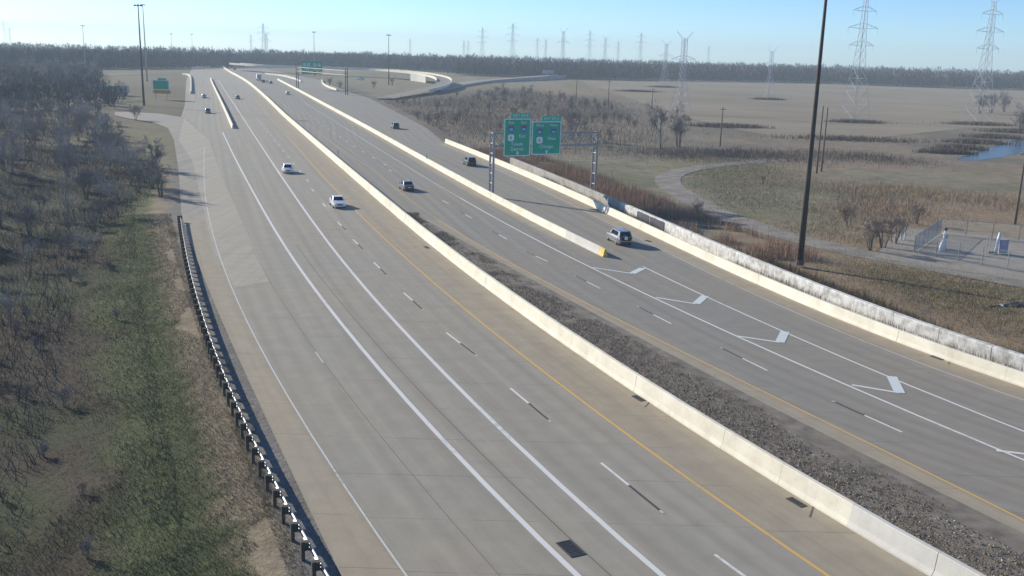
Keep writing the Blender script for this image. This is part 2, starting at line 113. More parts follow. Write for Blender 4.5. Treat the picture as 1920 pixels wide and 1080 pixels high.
  'gravel_edge': ((36.49, 24.0), (32.95, 30.0), (29.63, 36.0), (26.48, 42.0), (23.47, 48.0), (20.57, 54.0), (17.77, 60.0), (15.03, 66.0), (12.34, 72.0), (9.71, 78.0), (7.11, 84.0), (4.54, 90.0), (1.99, 96.0), (-0.53, 102.0), (-3.03, 108.0), (-5.51, 114.0), (-7.98, 120.0), (-10.44, 126.0), (-12.71, 131.56)),
 },
}
DATA['signs'] = SIGNS
HAZE = 0.00028
# ------------------------------------------------------------ small helpers
def tag(o, label=None, cat=None, group=None, kind=None):
    if label: o['label'] = label
    if cat: o['category'] = cat
    if group: o['group'] = group
    if kind: o['kind'] = kind
    return o
def link(name, me, parent=None, loc=None, rz=None, kind=None):
    o = bpy.data.objects.new(name, me); COL.objects.link(o)
    if parent is not None: o.parent = parent
    if loc is not None: o.location = loc
    if rz is not None: o.rotation_euler = (0, 0, rz)
    if kind: o['kind'] = kind
    return o
def empty(name, loc=(0, 0, 0), rz=0.0, label=None, cat=None, group=None):
    o = bpy.data.objects.new(name, None); COL.objects.link(o); o.location = loc; o.rotation_euler = (0, 0, rz)
    o.empty_display_size = 0.3
    return tag(o, label, cat, group)
def copy_tree(o, parent=None):
    c = o.copy(); COL.objects.link(c)
    if parent is not None: c.parent = parent
    for ch in list(o.children): copy_tree(ch, c)
    return c

class MB:
    """collects boxes, bars, lofts into one mesh"""
    def __init__(s): s.v = []; s.f = []
    def add(s, verts, faces):
        n = len(s.v); s.v += [tuple(p) for p in verts]; s.f += [tuple(i + n for i in f) for f in faces]; return s
    def box(s, c, d, rz=0.0, taper=None):
        x, y, z = d[0] / 2, d[1] / 2, d[2] / 2; cs, sn = math.cos(rz), math.sin(rz); out = []
        for k in (-1, 1):
            t = taper if (taper and k > 0) else 1.0
            for a, b in ((-1, -1), (1, -1), (1, 1), (-1, 1)):
                X, Y = a * x * t, b * y * t
                out.append((c[0] + X * cs - Y * sn, c[1] + X * sn + Y * cs, c[2] + k * z))
        return s.add(out, [(3, 2, 1, 0), (4, 5, 6, 7), (0, 1, 5, 4), (1, 2, 6, 5), (2, 3, 7, 6), (3, 0, 4, 7)])
    def tube(s, pts, radii, n=6, cap=True):
        pts = [Vector(p) for p in pts]
        if not hasattr(radii, '__len__'): radii = [radii] * len(pts)
        base = len(s.v); d0 = (pts[-1] - pts[0]).normalized()
        ref = Vector((0, 0, 1)) if abs(d0.z) < 0.9 else Vector((1, 0, 0))
        for i, p in enumerate(pts):
            t = (pts[min(i + 1, len(pts) - 1)] - pts[max(i - 1, 0)]).normalized()
            a = t.cross(ref)
            if a.length < 1e-4: a = t.cross(Vector((0, 1, 0)))
            a.normalize(); b = t.cross(a)
            for k in range(n):
                an = 2 * math.pi * k / n; s.v.append(tuple(p + (a * math.cos(an) + b * math.sin(an)) * radii[i]))
        for i in range(len(pts) - 1):
            for k in range(n):
                q = base + i * n; s.f.append((q + k, q + (k + 1) % n, q + n + (k + 1) % n, q + n + k))
        if cap:
            s.f.append(tuple(base + k for k in range(n))[::-1]); e = base + (len(pts) - 1) * n; s.f.append(tuple(e + k for k in range(n)))
        return s
    def loft(s, rings, cap=True):
        base = len(s.v); n = len(rings[0])
        for r in rings: s.v += [tuple(p) for p in r]
        for i in range(len(rings) - 1):
            for k in range(n):
                q = base + i * n; s.f.append((q + k, q + (k + 1) % n, q + n + (k + 1) % n, q + n + k))
        if cap:
            s.f.append(tuple(base + k for k in range(n))[::-1]); e = base + (len(rings) - 1) * n; s.f.append(tuple(e + k for k in range(n)))
        return s
    def mesh(s, name, mat, smooth=False):
        me = bpy.data.meshes.new(name); me.from_pydata(s.v, [], s.f); me.materials.append(mat)
        bm = bmesh.new(); bm.from_mesh(me); bmesh.ops.recalc_face_normals(bm, faces=bm.faces); bm.to_mesh(me); bm.free()
        if smooth:
            for p in me.polygons: p.use_smooth = True
        return me
    def build(s, name, mat, parent=None, loc=None, rz=None, kind=None, smooth=False):
        return link(name, s.mesh(name, mat, smooth), parent, loc, rz, kind)

def np_mesh(name, V, F, mat, col=None):
    """V (n,3), F (m,k) numpy arrays, all faces the same size"""
    me = bpy.data.meshes.new(name); k = F.shape[1]
    me.vertices.add(len(V)); me.vertices.foreach_set('co', np.ascontiguousarray(V, dtype=np.float32).ravel())
    me.loops.add(F.size); me.loops.foreach_set('vertex_index', np.ascontiguousarray(F, dtype=np.int32).ravel())
    me.polygons.add(len(F)); me.polygons.foreach_set('loop_start', np.arange(0, F.size, k, dtype=np.int32))
    me.update(calc_edges=True); me.validate()
    if col is not None:
        a = me.color_attributes.new('tint', 'FLOAT_COLOR', 'POINT')
        c4 = np.ones((len(V), 4), np.float32); c4[:, :3] = col; a.data.foreach_set('color', c4.ravel())
    me.materials.append(mat)
    return me

# ------------------------------------------------------------ materials
def new_mat(name):
    m = bpy.data.materials.new(name); m.use_nodes = True; t = m.node_tree
    return m, t, t.nodes['Principled BSDF']
def N(t, ty, **kw):
    n = t.nodes.new(ty)
    for k, v in kw.items(): setattr(n, k, v)
    return n
def noise_node(t, scale, detail=5, rough=0.55, coord=None, kind='Object'):
    n = N(t, 'ShaderNodeTexNoise'); n.inputs['Scale'].default_value = scale; n.inputs['Detail'].default_value = detail; n.inputs['Roughness'].default_value = rough
    if coord is None:
        tc = N(t, 'ShaderNodeTexCoord'); coord = tc.outputs[kind]
    t.links.new(coord, n.inputs['Vector']); return n
def ramp(t, src, stops):
    r = N(t, 'ShaderNodeValToRGB'); e = r.color_ramp.elements
    while len(e) < len(stops): e.new(0.5)
    for i, (p, c) in enumerate(stops):
        e[i].position = p; e[i].color = (c, c, c, 1) if not hasattr(c, '__len__') else (*c, 1)
    t.links.new(src, r.inputs[0]); return r
def mul(t, a, b, fac=1.0, mode='MULTIPLY'):
    m = N(t, 'ShaderNodeMix', data_type='RGBA', blend_type=mode); m.inputs[0].default_value = fac
    for s, x in ((6, a), (7, b)):
        if hasattr(x, 'is_linked') or hasattr(x, 'links'): t.links.new(x, m.inputs[s])
        else: m.inputs[s].default_value = (*x, 1) if len(x) == 3 else x
    return m.outputs[2]
def mixfac(t, f, a, b):
    o = mul(t, a, b, 1.0, 'MIX'); t.links.new(f, o.node.inputs[0]); return o
def bump(t, p, src, strength=0.3, dist=0.02):
    b = N(t, 'ShaderNodeBump'); b.inputs['Strength'].default_value = strength; b.inputs['Distance'].default_value = dist
    t.links.new(src, b.inputs['Height']); t.links.new(b.outputs[0], p.inputs['Normal'])
def plain(name, col, rough=0.6, metal=0.0, var=0.12, scale=3.0, spec=None):
    m, t, p = new_mat(name); n = noise_node(t, scale)
    r = ramp(t, n.outputs[0], [(0.3, 1 - var), (0.7, 1 + var)])
    t.links.new(mul(t, col, r.outputs[0]), p.inputs['Base Color'])
    p.inputs['Roughness'].default_value = rough; p.inputs['Metallic'].default_value = metal
    if spec is not None: p.inputs['Specular IOR Level'].default_value = spec
    return m
def pavement(name, base, brown=0.3, lane=True, joints=True, dark=0.82, mottled=0.075):
    """concrete: object-space mottling, lane-long wheel paths from the strip's own UV (u metres across, v metres along), thin transverse joints"""
    m, t, p = new_mat(name)
    n1 = noise_node(t, 0.045, 4); n2 = noise_node(t, 0.6, 6, 0.65); n3 = noise_node(t, 14, 4, 0.7)
    c = mul(t, base, ramp(t, n1.outputs[0], [(0.32, (0.97, 0.985, 1.0)), (0.68, (1.05, 1.0, 0.94))]).outputs[0])
    c = mul(t, c, ramp(t, n2.outputs[0], [(0.3, 1 - mottled), (0.72, 1 + mottled)]).outputs[0])
    c = mul(t, c, ramp(t, n3.outputs[0], [(0.3, 0.9), (0.7, 1.1)]).outputs[0])
    uv = N(t, 'ShaderNodeUVMap'); sx = N(t, 'ShaderNodeSeparateXYZ'); t.links.new(uv.outputs[0], sx.inputs[0])
    def math1(op, a, b=None):
        n = N(t, 'ShaderNodeMath', operation=op)
        for i, x in enumerate((a, b)):
            if x is None: continue
            if hasattr(x, 'links'): t.links.new(x, n.inputs[i])
            else: n.inputs[i].default_value = x
        return n.outputs[0]
    # streaks running with the traffic
    cm = N(t, 'ShaderNodeCombineXYZ'); t.links.new(math1('MULTIPLY', sx.outputs[0], 1.0), cm.inputs[0]); t.links.new(math1('MULTIPLY', sx.outputs[1], 0.012), cm.inputs[1])
    ns = noise_node(t, 1.1, 5, 0.6, coord=cm.outputs[0])
    c = mul(t, c, ramp(t, ns.outputs[0], [(0.32, dark), (0.6, 1.06)]).outputs[0])
    if lane:
        w1 = math1('SINE', math1('MULTIPLY', sx.outputs[0], 2 * math.pi / 1.83))
        c = mul(t, c, ramp(t, math1('MULTIPLY_ADD', w1, 0.5), [(0.0, 0.945), (1.0, 1.04)]).outputs[0])
    if joints:
        fr = math1('FRACT', math1('DIVIDE', sx.outputs[1], 5.5)); j = math1('LESS_THAN', fr, 0.012)
        nj = noise_node(t, 0.25, 2); j2 = math1('MULTIPLY', j, ramp(t, nj.outputs[0], [(0.38, 0.05), (0.6, 0.5)]).outputs[0])
        c = mixfac(t, j2, c, (0.10, 0.095, 0.09))
    t.links.new(c, p.inputs['Base Color']); p.inputs['Roughness'].default_value = 0.85; p.inputs['Specular IOR Level'].default_value = 0.3
    bump(t, p, n3.outputs[0], 0.25, 0.004)
    return m
def paint(name, col, wear=0.5, under=(0.24, 0.235, 0.225)):
    m, t, p = new_mat(name); n = noise_node(t, 2.3, 6, 0.7); n2 = noise_node(t, 0.15, 3)
    f = ramp(t, mul(t, n.outputs[0], n2.outputs[0], 0.35, 'LINEAR_LIGHT'), [(0.30, wear), (0.42, 0.0)])
    t.links.new(mixfac(t, f.outputs[0], col, under), p.inputs['Base Color']); p.inputs['Roughness'].default_value = 0.7
    return m
def vtint(name, rough=0.9, noise_scale=1.5, var=0.25, bumpy=None, fine=9.0):
    m, t, p = new_mat(name); a = N(t, 'ShaderNodeVertexColor'); a.layer_name = 'tint'
    n = noise_node(t, noise_scale, 6, 0.7); n2 = noise_node(t, fine, 4, 0.75)
    c = mul(t, a.outputs[0], ramp(t, n.outputs[0], [(0.28, 1 - var), (0.72, 1 + var)]).outputs[0])
    c = mul(t, c, ramp(t, n2.outputs[0], [(0.3, 1 - var), (0.7, 1 + var)]).outputs[0])
    t.links.new(c, p.inputs['Base Color']); p.inputs['Roughness'].default_value = rough; p.inputs['Specular IOR Level'].default_value = 0.15
    if bumpy: bump(t, p, n2.outputs[0], 0.8, bumpy)
    return m
def concrete_wall(name, base, stain, amount=0.5, scale=0.7, vertical=True, dirt=(0.2, 0.19, 0.17)):
    m, t, p = new_mat(name); tc = N(t, 'ShaderNodeNewGeometry'); mp = N(t, 'ShaderNodeMapping'); mp.inputs['Scale'].default_value = (1, 1, 0.9 if vertical else 1)
    t.links.new(tc.outputs['Position'], mp.inputs[0])
    n1 = noise_node(t, scale, 7, 0.68, coord=mp.outputs[0]); n2 = noise_node(t, 0.12, 3, coord=mp.outputs[0]); n3 = noise_node(t, 6, 5, 0.7, coord=mp.outputs[0])
    f = ramp(t, n1.outputs[0], [(0.42, 0.0), (0.68, amount)])
    c = mixfac(t, f.outputs[0], base, stain)
    c = mul(t, c, ramp(t, n2.outputs[0], [(0.3, (0.93, 0.92, 0.90)), (0.7, (1.05, 1.05, 1.06))]).outputs[0])
    f3 = ramp(t, n3.outputs[0], [(0.58, 0.0), (0.8, amount * 0.8)])
    c = mixfac(t, f3.outputs[0], c, dirt)
    t.links.new(c, p.inputs['Base Color']); p.inputs['Roughness'].default_value = 0.9
    bump(t, p, n3.outputs[0], 0.3, 0.01)
    return m
def car_paint(name, col, metal=0.25):
    m, t, p = new_mat(name); n = noise_node(t, 5, 3)
    t.links.new(mul(t, col, ramp(t, n.outputs[0], [(0.3, 0.93), (0.7, 1.05)]).outputs[0]), p.inputs['Base Color'])
    p.inputs['Metallic'].default_value = metal; p.inputs['Roughness'].default_value = 0.32
    p.inputs['Coat Weight'].default_value = 0.6; p.inputs['Coat Roughness'].default_value = 0.08
    return m
def glass_dark(name):
    m, t, p = new_mat(name); p.inputs['Base Color'].default_value = (0.012, 0.015, 0.018, 1); p.inputs['Roughness'].default_value = 0.06; p.inputs['Specular IOR Level'].default_value = 0.6
    return m

M = {}
M['road_left'] = pavement('road_concrete', (0.318, 0.300, 0.260), dark=0.92)
M['road_right'] = pavement('road_concrete_grey', (0.264, 0.252, 0.226), dark=0.91)
M['shoulder'] = pavement('shoulder_concrete', (0.34, 0.302, 0.238), lane=False, dark=0.9, mottled=0.10)
M['patch'] = pavement('pale_concrete', (0.375, 0.35, 0.295), lane=False, dark=0.92)
M['side'] = pavement('side_road_concrete', (0.30, 0.285, 0.255), lane=False, joints=False)
M['white'] = paint('white_marking', (0.70, 0.70, 0.69), 0.4)
M['bluewhite'] = paint('fresh_white_marking', (0.62, 0.69, 0.69), 0.2)
M['worn'] = paint('worn_white_marking', (0.58, 0.58, 0.57), 0.8)
M['faded'] = paint('faded_marking', (0.52, 0.52, 0.51), 0.75)
M['yellow'] = paint('yellow_marking', (0.66, 0.42, 0.13), 0.55, (0.33, 0.29, 0.23))
M['yellow_faded'] = paint('faded_yellow_marking', (0.52, 0.38, 0.17), 0.7, (0.33, 0.29, 0.23))
M['black'] = paint('black_marking', (0.07, 0.07, 0.068), 0.5)
M['seal'] = plain('crack_sealant', (0.13, 0.115, 0.10), 0.8)
M['barrier'] = concrete_wall('barrier_concrete', (0.80, 0.765, 0.655), (0.50, 0.455, 0.37), 0.5, 0.45)
M['barrier_grey'] = concrete_wall('barrier_concrete_grey', (0.62, 0.61, 0.57), (0.45, 0.44, 0.41), 0.6, 0.6)
M['oldwall'] = concrete_wall('weathered_wall', (0.72, 0.72, 0.71), (0.24, 0.23, 0.205), 0.85, 1.3, dirt=(0.15, 0.14, 0.12))
M['oldwall_grey'] = concrete_wall('weathered_grey_wall', (0.40, 0.385, 0.36), (0.22, 0.21, 0.19), 0.8, 0.5, dirt=(0.15, 0.14, 0.12))
M['wall_shade'] = plain('painted_wall_shade', (0.06, 0.063, 0.085), 0.8, var=0.35, scale=0.7)  # dark colour for the sign shadow painted on the old wall
M['yellow_paint'] = plain('yellow_end_paint', (0.70, 0.50, 0.14), 0.7, var=0.25)
M['ground'] = vtint('ground_soil', 0.95, 0.35, 0.25, 0.12, 2.2)
M['field'] = vtint('field_soil', 0.95, 0.05, 0.10, None, 0.6)
def field_mat():
    m, t, p = new_mat('field_rows'); a = N(t, 'ShaderNodeVertexColor'); a.layer_name = 'tint'; tc = N(t, 'ShaderNodeTexCoord'); mp = N(t, 'ShaderNodeMapping'); mp.inputs['Rotation'].default_value = (0, 0, 0.35); mp.inputs['Scale'].default_value = (0.02, 0.22, 1)
    t.links.new(tc.outputs['Object'], mp.inputs[0]); n = noise_node(t, 1.0, 5, 0.6, coord=mp.outputs[0]); n2 = noise_node(t, 0.012, 4, 0.6)
    c = mul(t, a.outputs[0], ramp(t, n.outputs[0], [(0.3, 0.86), (0.7, 1.12)]).outputs[0]); c = mul(t, c, ramp(t, n2.outputs[0], [(0.35, (0.88, 0.86, 0.84)), (0.65, (1.1, 1.1, 1.08))]).outputs[0])
    t.links.new(c, p.inputs['Base Color']); p.inputs['Roughness'].default_value = 0.95; p.inputs['Specular IOR Level'].default_value = 0.1; return m
M['field'] = field_mat()
M['track'] = plain('track_gravel', (0.225, 0.205, 0.18), 0.95, var=0.3, scale=0.35)
M['yard'] = plain('yard_gravel', (0.27, 0.25, 0.22), 0.95, var=0.15, scale=0.8)
M['stone'] = vtint('median_stone', 0.9, 3, 0.25)
M['gravelbed'] = plain('gravel_bed', (0.19, 0.167, 0.14), 0.95, var=0.35, scale=0.9)
M['blade'] = vtint('plant_blades', 0.85, 0.6, 0.2)
M['bark'] = plain('bark', (0.15, 0.13, 0.115), 0.95, var=0.3, scale=2)
M['bark_pale'] = plain('pale_bark', (0.19, 0.175, 0.155), 0.95, var=0.3, scale=2)
M['twig'] = plain('twigs', (0.235, 0.225, 0.22), 0.95, var=0.3, scale=0.6)
M['twig_pale'] = plain('pale_twigs', (0.33, 0.32, 0.31), 0.95, var=0.3, scale=0.6)
M['twig_warm'] = plain('warm_twigs', (0.25, 0.20, 0.165), 0.95, var=0.3, scale=0.6)
M['galv'] = plain('galvanised_steel', (0.31, 0.32, 0.325), 0.52, 0.5, var=0.3, scale=2.5)
M['galv_dull'] = plain('dull_galvanised_steel', (0.34, 0.335, 0.33), 0.65, 0.15, var=0.2, scale=4)
M['post'] = plain('weathered_post', (0.085, 0.078, 0.07), 0.9, var=0.3, scale=6)
M['rust'] = plain('weathering_steel', (0.075, 0.058, 0.05), 0.75, 0.2, var=0.3, scale=0.8)
M['pale_steel'] = plain('pale_lattice_steel', (0.55, 0.57, 0.59), 0.6, 0.1, var=0.1)
M['dark_steel'] = plain('dark_steel', (0.09, 0.09, 0.095), 0.6, 0.3)
M['sign_green'] = plain('sign_green', (0.010, 0.37, 0.225), 0.5, var=0.06, scale=0.8)
M['sign_tab'] = plain('sign_tab_green', (0.05, 0.48, 0.33), 0.5, var=0.06)
M['sign_white'] = plain('sign_white', (0.72, 0.82, 0.80), 0.5, var=0.04)
M['sign_blue'] = plain('sign_blue', (0.03, 0.17, 0.42), 0.5, var=0.05)
M['sign_red'] = plain('sign_red', (0.45, 0.04, 0.05), 0.5, var=0.05)
M['sign_black'] = plain('sign_black', (0.02, 0.03, 0.03), 0.5, var=0.05)
M['sign_orange'] = plain('sign_orange', (0.62, 0.27, 0.06), 0.5, var=0.05)
M['wood'] = plain('utility_wood', (0.13, 0.11, 0.095), 0.9, var=0.2, scale=2)
M['tyre'] = plain('tyre_rubber', (0.018, 0.018, 0.018), 0.85)
M['rim'] = plain('wheel_rim', (0.45, 0.45, 0.46), 0.35, 0.8)
M['glass'] = glass_dark('car_glass')
M['trim'] = plain('black_trim', (0.025, 0.025, 0.027), 0.6)
M['head'] = plain('headlight_lens', (0.75, 0.78, 0.80), 0.15, var=0.02)
M['tail'] = plain('taillight_lens', (0.35, 0.015, 0.015), 0.25, var=0.02)
M['plate'] = plain('licence_plate', (0.7, 0.7, 0.68), 0.5)
M['p_white'] = car_paint('white_paint', (0.80, 0.81, 0.82), 0.0)
M['p_silver'] = car_paint('silver_paint', (0.33, 0.335, 0.345), 0.5)
M['p_grey'] = car_paint('grey_paint', (0.14, 0.145, 0.17), 0.4)
M['p_dark'] = car_paint('dark_paint_car', (0.035, 0.037, 0.042), 0.3)
M['p_slate'] = car_paint('slate_paint', (0.10, 0.12, 0.13), 0.4)
M['trailer_white'] = plain('trailer_white', (0.75, 0.76, 0.77), 0.45, var=0.05)
M['trailer_blue'] = plain('trailer_blue_grey', (0.30, 0.36, 0.45), 0.5, var=0.08)
M['pipe_white'] = plain('pipe_white', (0.75, 0.76, 0.78), 0.4, var=0.08)
M['pipe_lilac'] = plain('pipe_base_grey', (0.38, 0.36, 0.45), 0.5, var=0.1)
M['tarp'] = plain('dark_tarpaulin', (0.085, 0.075, 0.07), 0.6, var=0.25)
def mesh_fence(name):
    m, t, p = new_mat(name); p.inputs['Base Color'].default_value = (0.42, 0.46, 0.46, 1); p.inputs['Metallic'].default_value = 0.4; p.inputs['Roughness'].default_value = 0.5
    return m
M['chain'] = mesh_fence('chain_link_wire')
M['chain'].use_fake_user = False
def water_mat():
    m, t, p = new_mat('pond_water'); p.inputs['Base Color'].default_value = (0.025, 0.032, 0.035, 1); p.inputs['Roughness'].default_value = 0.22; p.inputs['Specular IOR Level'].default_value = 0.3
    n = noise_node(t, 0.9, 3); bump(t, p, n.outputs[0], 0.5, 0.08); return m
M['water'] = water_mat()

# ------------------------------------------------------------ curves (metres on the ground, y away from the camera)
class Curve:
    def __init__(s, pts):
        p = np.array(pts, float); p = p[np.argsort(p[:, 1])]; s.p = p
    def x(s, y): return np.interp(y, s.p[:, 1], s.p[:, 0])
    def at(s, ys):
        ys = np.asarray(ys, float); return np.stack([s.x(ys), ys], 1)
    def off(s, ys, d):
        ys = np.asarray(ys, float); dx = (s.x(ys + 4) - s.x(ys - 4)) / 8
        n = np.stack([np.ones_like(ys), -dx], 1) / np.sqrt(1 + dx * dx)[:, None]
        return s.at(ys) + n * np.asarray(d).reshape(-1, 1) if hasattr(d, '__len__') else s.at(ys) + n * d
def samp(y0, y1):
    ys = [y0]
    while ys[-1] < y1 - 1e-6:
        y = ys[-1]; ys.append(min(y1, y + (3 if y < 120 else 8 if y < 260 else 20)))
    return np.array(ys)
def ext(c, pts): return Curve(np.vstack([c.p, np.array(pts, float)]))
C = {k: Curve(v) for k, v in DATA['curves'].items()}
END = DATA['ends']
yy = np.arange(220, 920, 20.0)
C['right_bound'] = Curve(np.vstack([C['right_wall'].p, np.array(DATA['right_far'])[1:]]))
k = C['left_yellow'].p; k = k[k[:, 1] <= 180]; C['left_yellow'] = Curve(np.vstack([k, C['median_wall'].off(yy, -4.5)]))
k = C['right_yellow'].p; k = k[k[:, 1] <= 185]; C['right_yellow'] = Curve(np.vstack([k, C['median_wall'].off(yy, 4.6)]))
MED_W, RW_W, MW_W = 0.72, 0.46, 0.5
C['median_r'] = Curve(C['median_wall'].off(samp(24, 925), MED_W / 2))

def strip(name, A, B, z, mat, parent=None, kind='structure'):
    """sheet between two point rows A, B (same length)"""
    n = len(A); V = np.zeros((2 * n, 3)); V[0::2, :2] = A; V[1::2, :2] = B; V[:, 2] = z if not hasattr(z, '__len__') else np.repeat(z, 2)
    i = np.arange(n - 1) * 2; F = np.stack([i, i + 1, i + 3, i + 2], 1)
    me = np_mesh(name, V, F, mat)
    s = np.concatenate([[0], np.cumsum(np.linalg.norm(np.diff((A + B) / 2, axis=0), axis=1))]); wd = np.linalg.norm(B - A, axis=1)
    uvs = np.zeros((2 * n, 2)); uvs[0::2, 0] = -wd; uvs[1::2, 0] = 0; uvs[0::2, 1] = s; uvs[1::2, 1] = s
    uvl = me.uv_layers.new(name='UVMap'); uvl.data.foreach_set('uv', uvs[F.ravel()].astype(np.float32).ravel())
    return link(name, me, parent, kind=kind)
def poly_sheet(name, pts, z, mat, parent=None, kind='structure', tint=None):
    bm = bmesh.new(); vs = [bm.verts.new((p[0], p[1], z)) for p in pts]; f = bm.faces.new(vs); bmesh.ops.triangulate(bm, faces=[f])
    bmesh.ops.recalc_face_normals(bm, faces=bm.faces)
    for q in bm.faces:
        if q.normal.z < 0: q.normal_flip()
    me = bpy.data.meshes.new(name); bm.to_mesh(me); bm.free(); me.materials.append(mat)
    u = me.uv_layers.new(name='UVMap')
    for l in me.loops: u.data[l.index].uv = me.vertices[l.vertex_index].co[:2]
    if tint:
        a = me.color_attributes.new('tint', 'FLOAT_COLOR', 'POINT')
        for d in a.data: d.color = (*tint, 1)
    return link(name, me, parent, kind=kind)
def line(name, c, y0, y1, wd, mat, parent, z, d=0.0):
    ys = samp(y0, y1); return strip(name, c.off(ys, d - wd / 2), c.off(ys, d + wd / 2), z, mat, parent, kind=None)

# ------------------------------------------------------------ ground
def smooth01(x): x = np.clip(x, 0, 1); return x * x * (3 - 2 * x)
def fbm(X, Y, seed=0, base=0.02, octs=5):
    """cheap value noise in numpy"""
    out = np.zeros_like(X); amp = 1.0; tot = 0; f = base
    r = np.random.default_rng(100 + seed)
    for o in range(octs):
        T = r.random((256, 256)); u = X * f; v = Y * f
        iu = np.floor(u).astype(int); iv = np.floor(v).astype(int); fu = smooth01(u - iu); fv = smooth01(v - iv)
        a = T[iu % 256, iv % 256]; b = T[(iu + 1) % 256, iv % 256]; c = T[iu % 256, (iv + 1) % 256]; d = T[(iu + 1) % 256, (iv + 1) % 256]
        out += amp * ((a * (1 - fu) + b * fu) * (1 - fv) + (c * (1 - fu) + d * fu) * fv); tot += amp; amp *= 0.55; f *= 2.1
    return out / tot
RAIL = C['rail']
LBC = Curve(DATA['left_bound'])
POND = np.array(DATA['pond'])
def in_poly(X, Y, poly):
    inside = np.zeros(X.shape, bool); n = len(poly); j = n - 1
    for i in range(n):
        xi, yi = poly[i]; xj, yj = poly[j]
        cnd = ((yi > Y) != (yj > Y)) & (X < (xj - xi) * (Y - yi) / (yj - yi + 1e-12) + xi); inside ^= cnd; j = i
    return inside
def left_dist(X, Y):       # metres left of the guard rail / road edge
    return (LBC.x(np.clip(Y, 24, 900)) - X) * np.where(Y < 240, 0.87, 0.93)
def right_dist(X, Y):      # metres right of the right-hand barrier
    return (X - C['right_bound'].x(np.clip(Y, 24, 940))) * 0.87
def gz(X, Y):
    X = np.asarray(X, float); Y = np.asarray(Y, float)
    d = left_dist(X, Y); fade = 1 - smooth01((Y - 130) / 50)
    z = -0.07 - 1.7 * smooth01((d - 2.0) / 16) * fade
    r = right_dist(X, Y)
    z = np.where(r > 0.5, -0.07 - 0.55 * smooth01((r - 0.5) / 4) - 0.05 * smooth01((fbm(X, Y, 3, 0.08, 3) - 0.4) * 3) * smooth01((r - 3) / 4) * (np.hypot(X, Y) < 600), z)
    z = z - 0.12 * fbm(X, Y, 4, 0.3, 3) * smooth01((d - 1.5) / 3)
    pd = np.hypot((X - 128) / 34, (Y - 262) / 42)
    return z
def lerp(a, b, t): return np.asarray(a) * (1 - t[..., None]) + np.asarray(b) * t[..., None]
def ground_colour(X, Y):
    d = left_dist(X, Y); r = right_dist(X, Y)
    n1 = fbm(X, Y, 1, 0.05, 5); n2 = fbm(X, Y, 2, 0.35, 4); n3 = fbm(X, Y, 5, 0.012, 3)
    dd = d + (n2 - 0.5) * 2.4
    col = np.zeros(X.shape + (3,)); col[:] = (0.15, 0.135, 0.10)
    near = lerp((0.20, 0.19, 0.18), (0.26, 0.215, 0.15), smooth01((dd - 1.0) / 0.7))
    near = near * (1 - smooth01((dd - 3.2) / 0.9))[..., None] + np.array((0.10, 0.115, 0.055)) * smooth01((dd - 3.2) / 0.9)[..., None]
    wild = lerp((0.042, 0.05, 0.032), (0.062, 0.05, 0.04), smooth01((n1 - 0.38) * 5)); wild = wild * 0.6 + lerp(wild, (0.115, 0.095, 0.075), smooth01((n2 - 0.55) * 6)) * 0.4
    gpatch = smooth01((dd - 5.5 - 7 * (n1 - 0.35)) / 2.5) ; wild = lerp(wild, (0.06, 0.068, 0.036), smooth01((fbm(X, Y, 8, 0.09, 4) - 0.5) * 6) * smooth01((22 - d) / 8)); near = near * (1 - gpatch)[..., None] + wild * gpatch[..., None]
    far_l = lerp((0.17, 0.155, 0.10), (0.135, 0.115, 0.09), smooth01((n1 - 0.4) * 4))
    far_l = lerp(far_l, (0.10, 0.095, 0.075), smooth01((d - 25) / 30) * smooth01((330 - Y) / 60))
    fy = smooth01((Y - 150) / 60)
    L = near * (1 - fy)[..., None] + far_l * fy[..., None]
    # right: weeds by the wall, meadow, dark scrub
    R = lerp((0.235, 0.185, 0.135), (0.19, 0.155, 0.12), smooth01((n2 - 0.4) * 4))
    mead = lerp((0.24, 0.215, 0.15), (0.175, 0.175, 0.105), smooth01((n1 - 0.42) * 5)); mead = lerp(mead, (0.26, 0.195, 0.13), smooth01((n3 - 0.5) * 6))
    mead = lerp(mead, (0.15, 0.125, 0.10), smooth01((n2 - 0.6) * 6) * 0.6)
    R = R * (1 - smooth01((r - 5) / 4))[..., None] + mead * smooth01((r - 5) / 4)[..., None]
    bg_ = in_poly(X, Y, np.array([(44, 60), (52, 96), (47, 104), (60, 95), (110, 85), (95, 55)]))
    R[bg_] = R[bg_] * 0.35 + np.array((0.14, 0.15, 0.08)) * 0.65
    g1 = np.exp(-(((X - 40) / 10) ** 2 + ((Y - 205) / 12) ** 2)); R = R * (1 - g1 * 0.8)[..., None] + np.array((0.17, 0.19, 0.085)) * (g1 * 0.8)[..., None]
    g2 = np.exp(-(((X - 42) / 8) ** 2 + ((Y - 150) / 22) ** 2)); R = R * (1 - g2 * 0.6)[..., None] + np.array((0.20, 0.195, 0.12)) * (g2 * 0.6)[..., None]
    brown = smooth01((Y - 205) / 30) * smooth01((620 - Y) / 120)
    R = R * (1 - 0.75 * brown)[..., None] + lerp((0.235, 0.195, 0.15), (0.175, 0.15, 0.125), smooth01((n1 - 0.4) * 5)) * (0.75 * brown)[..., None]
    col = np.where((r > 0.0)[..., None], R, L)
    bed = (d < 0.3) & (r < 0)
    return col
def grid_axis(lo, hi, step, lo_far, hi_far):
    a = list(np.arange(lo, hi + 1e-6, step)); s = step
    x = a[-1]
    while x < hi_far: s *= 1.18; x += s; a.append(x)
    s = step; x = a[0]; b = []
    while x > lo_far: s *= 1.18; x -= s; b.append(x)
    return np.array(b[::-1] + a)
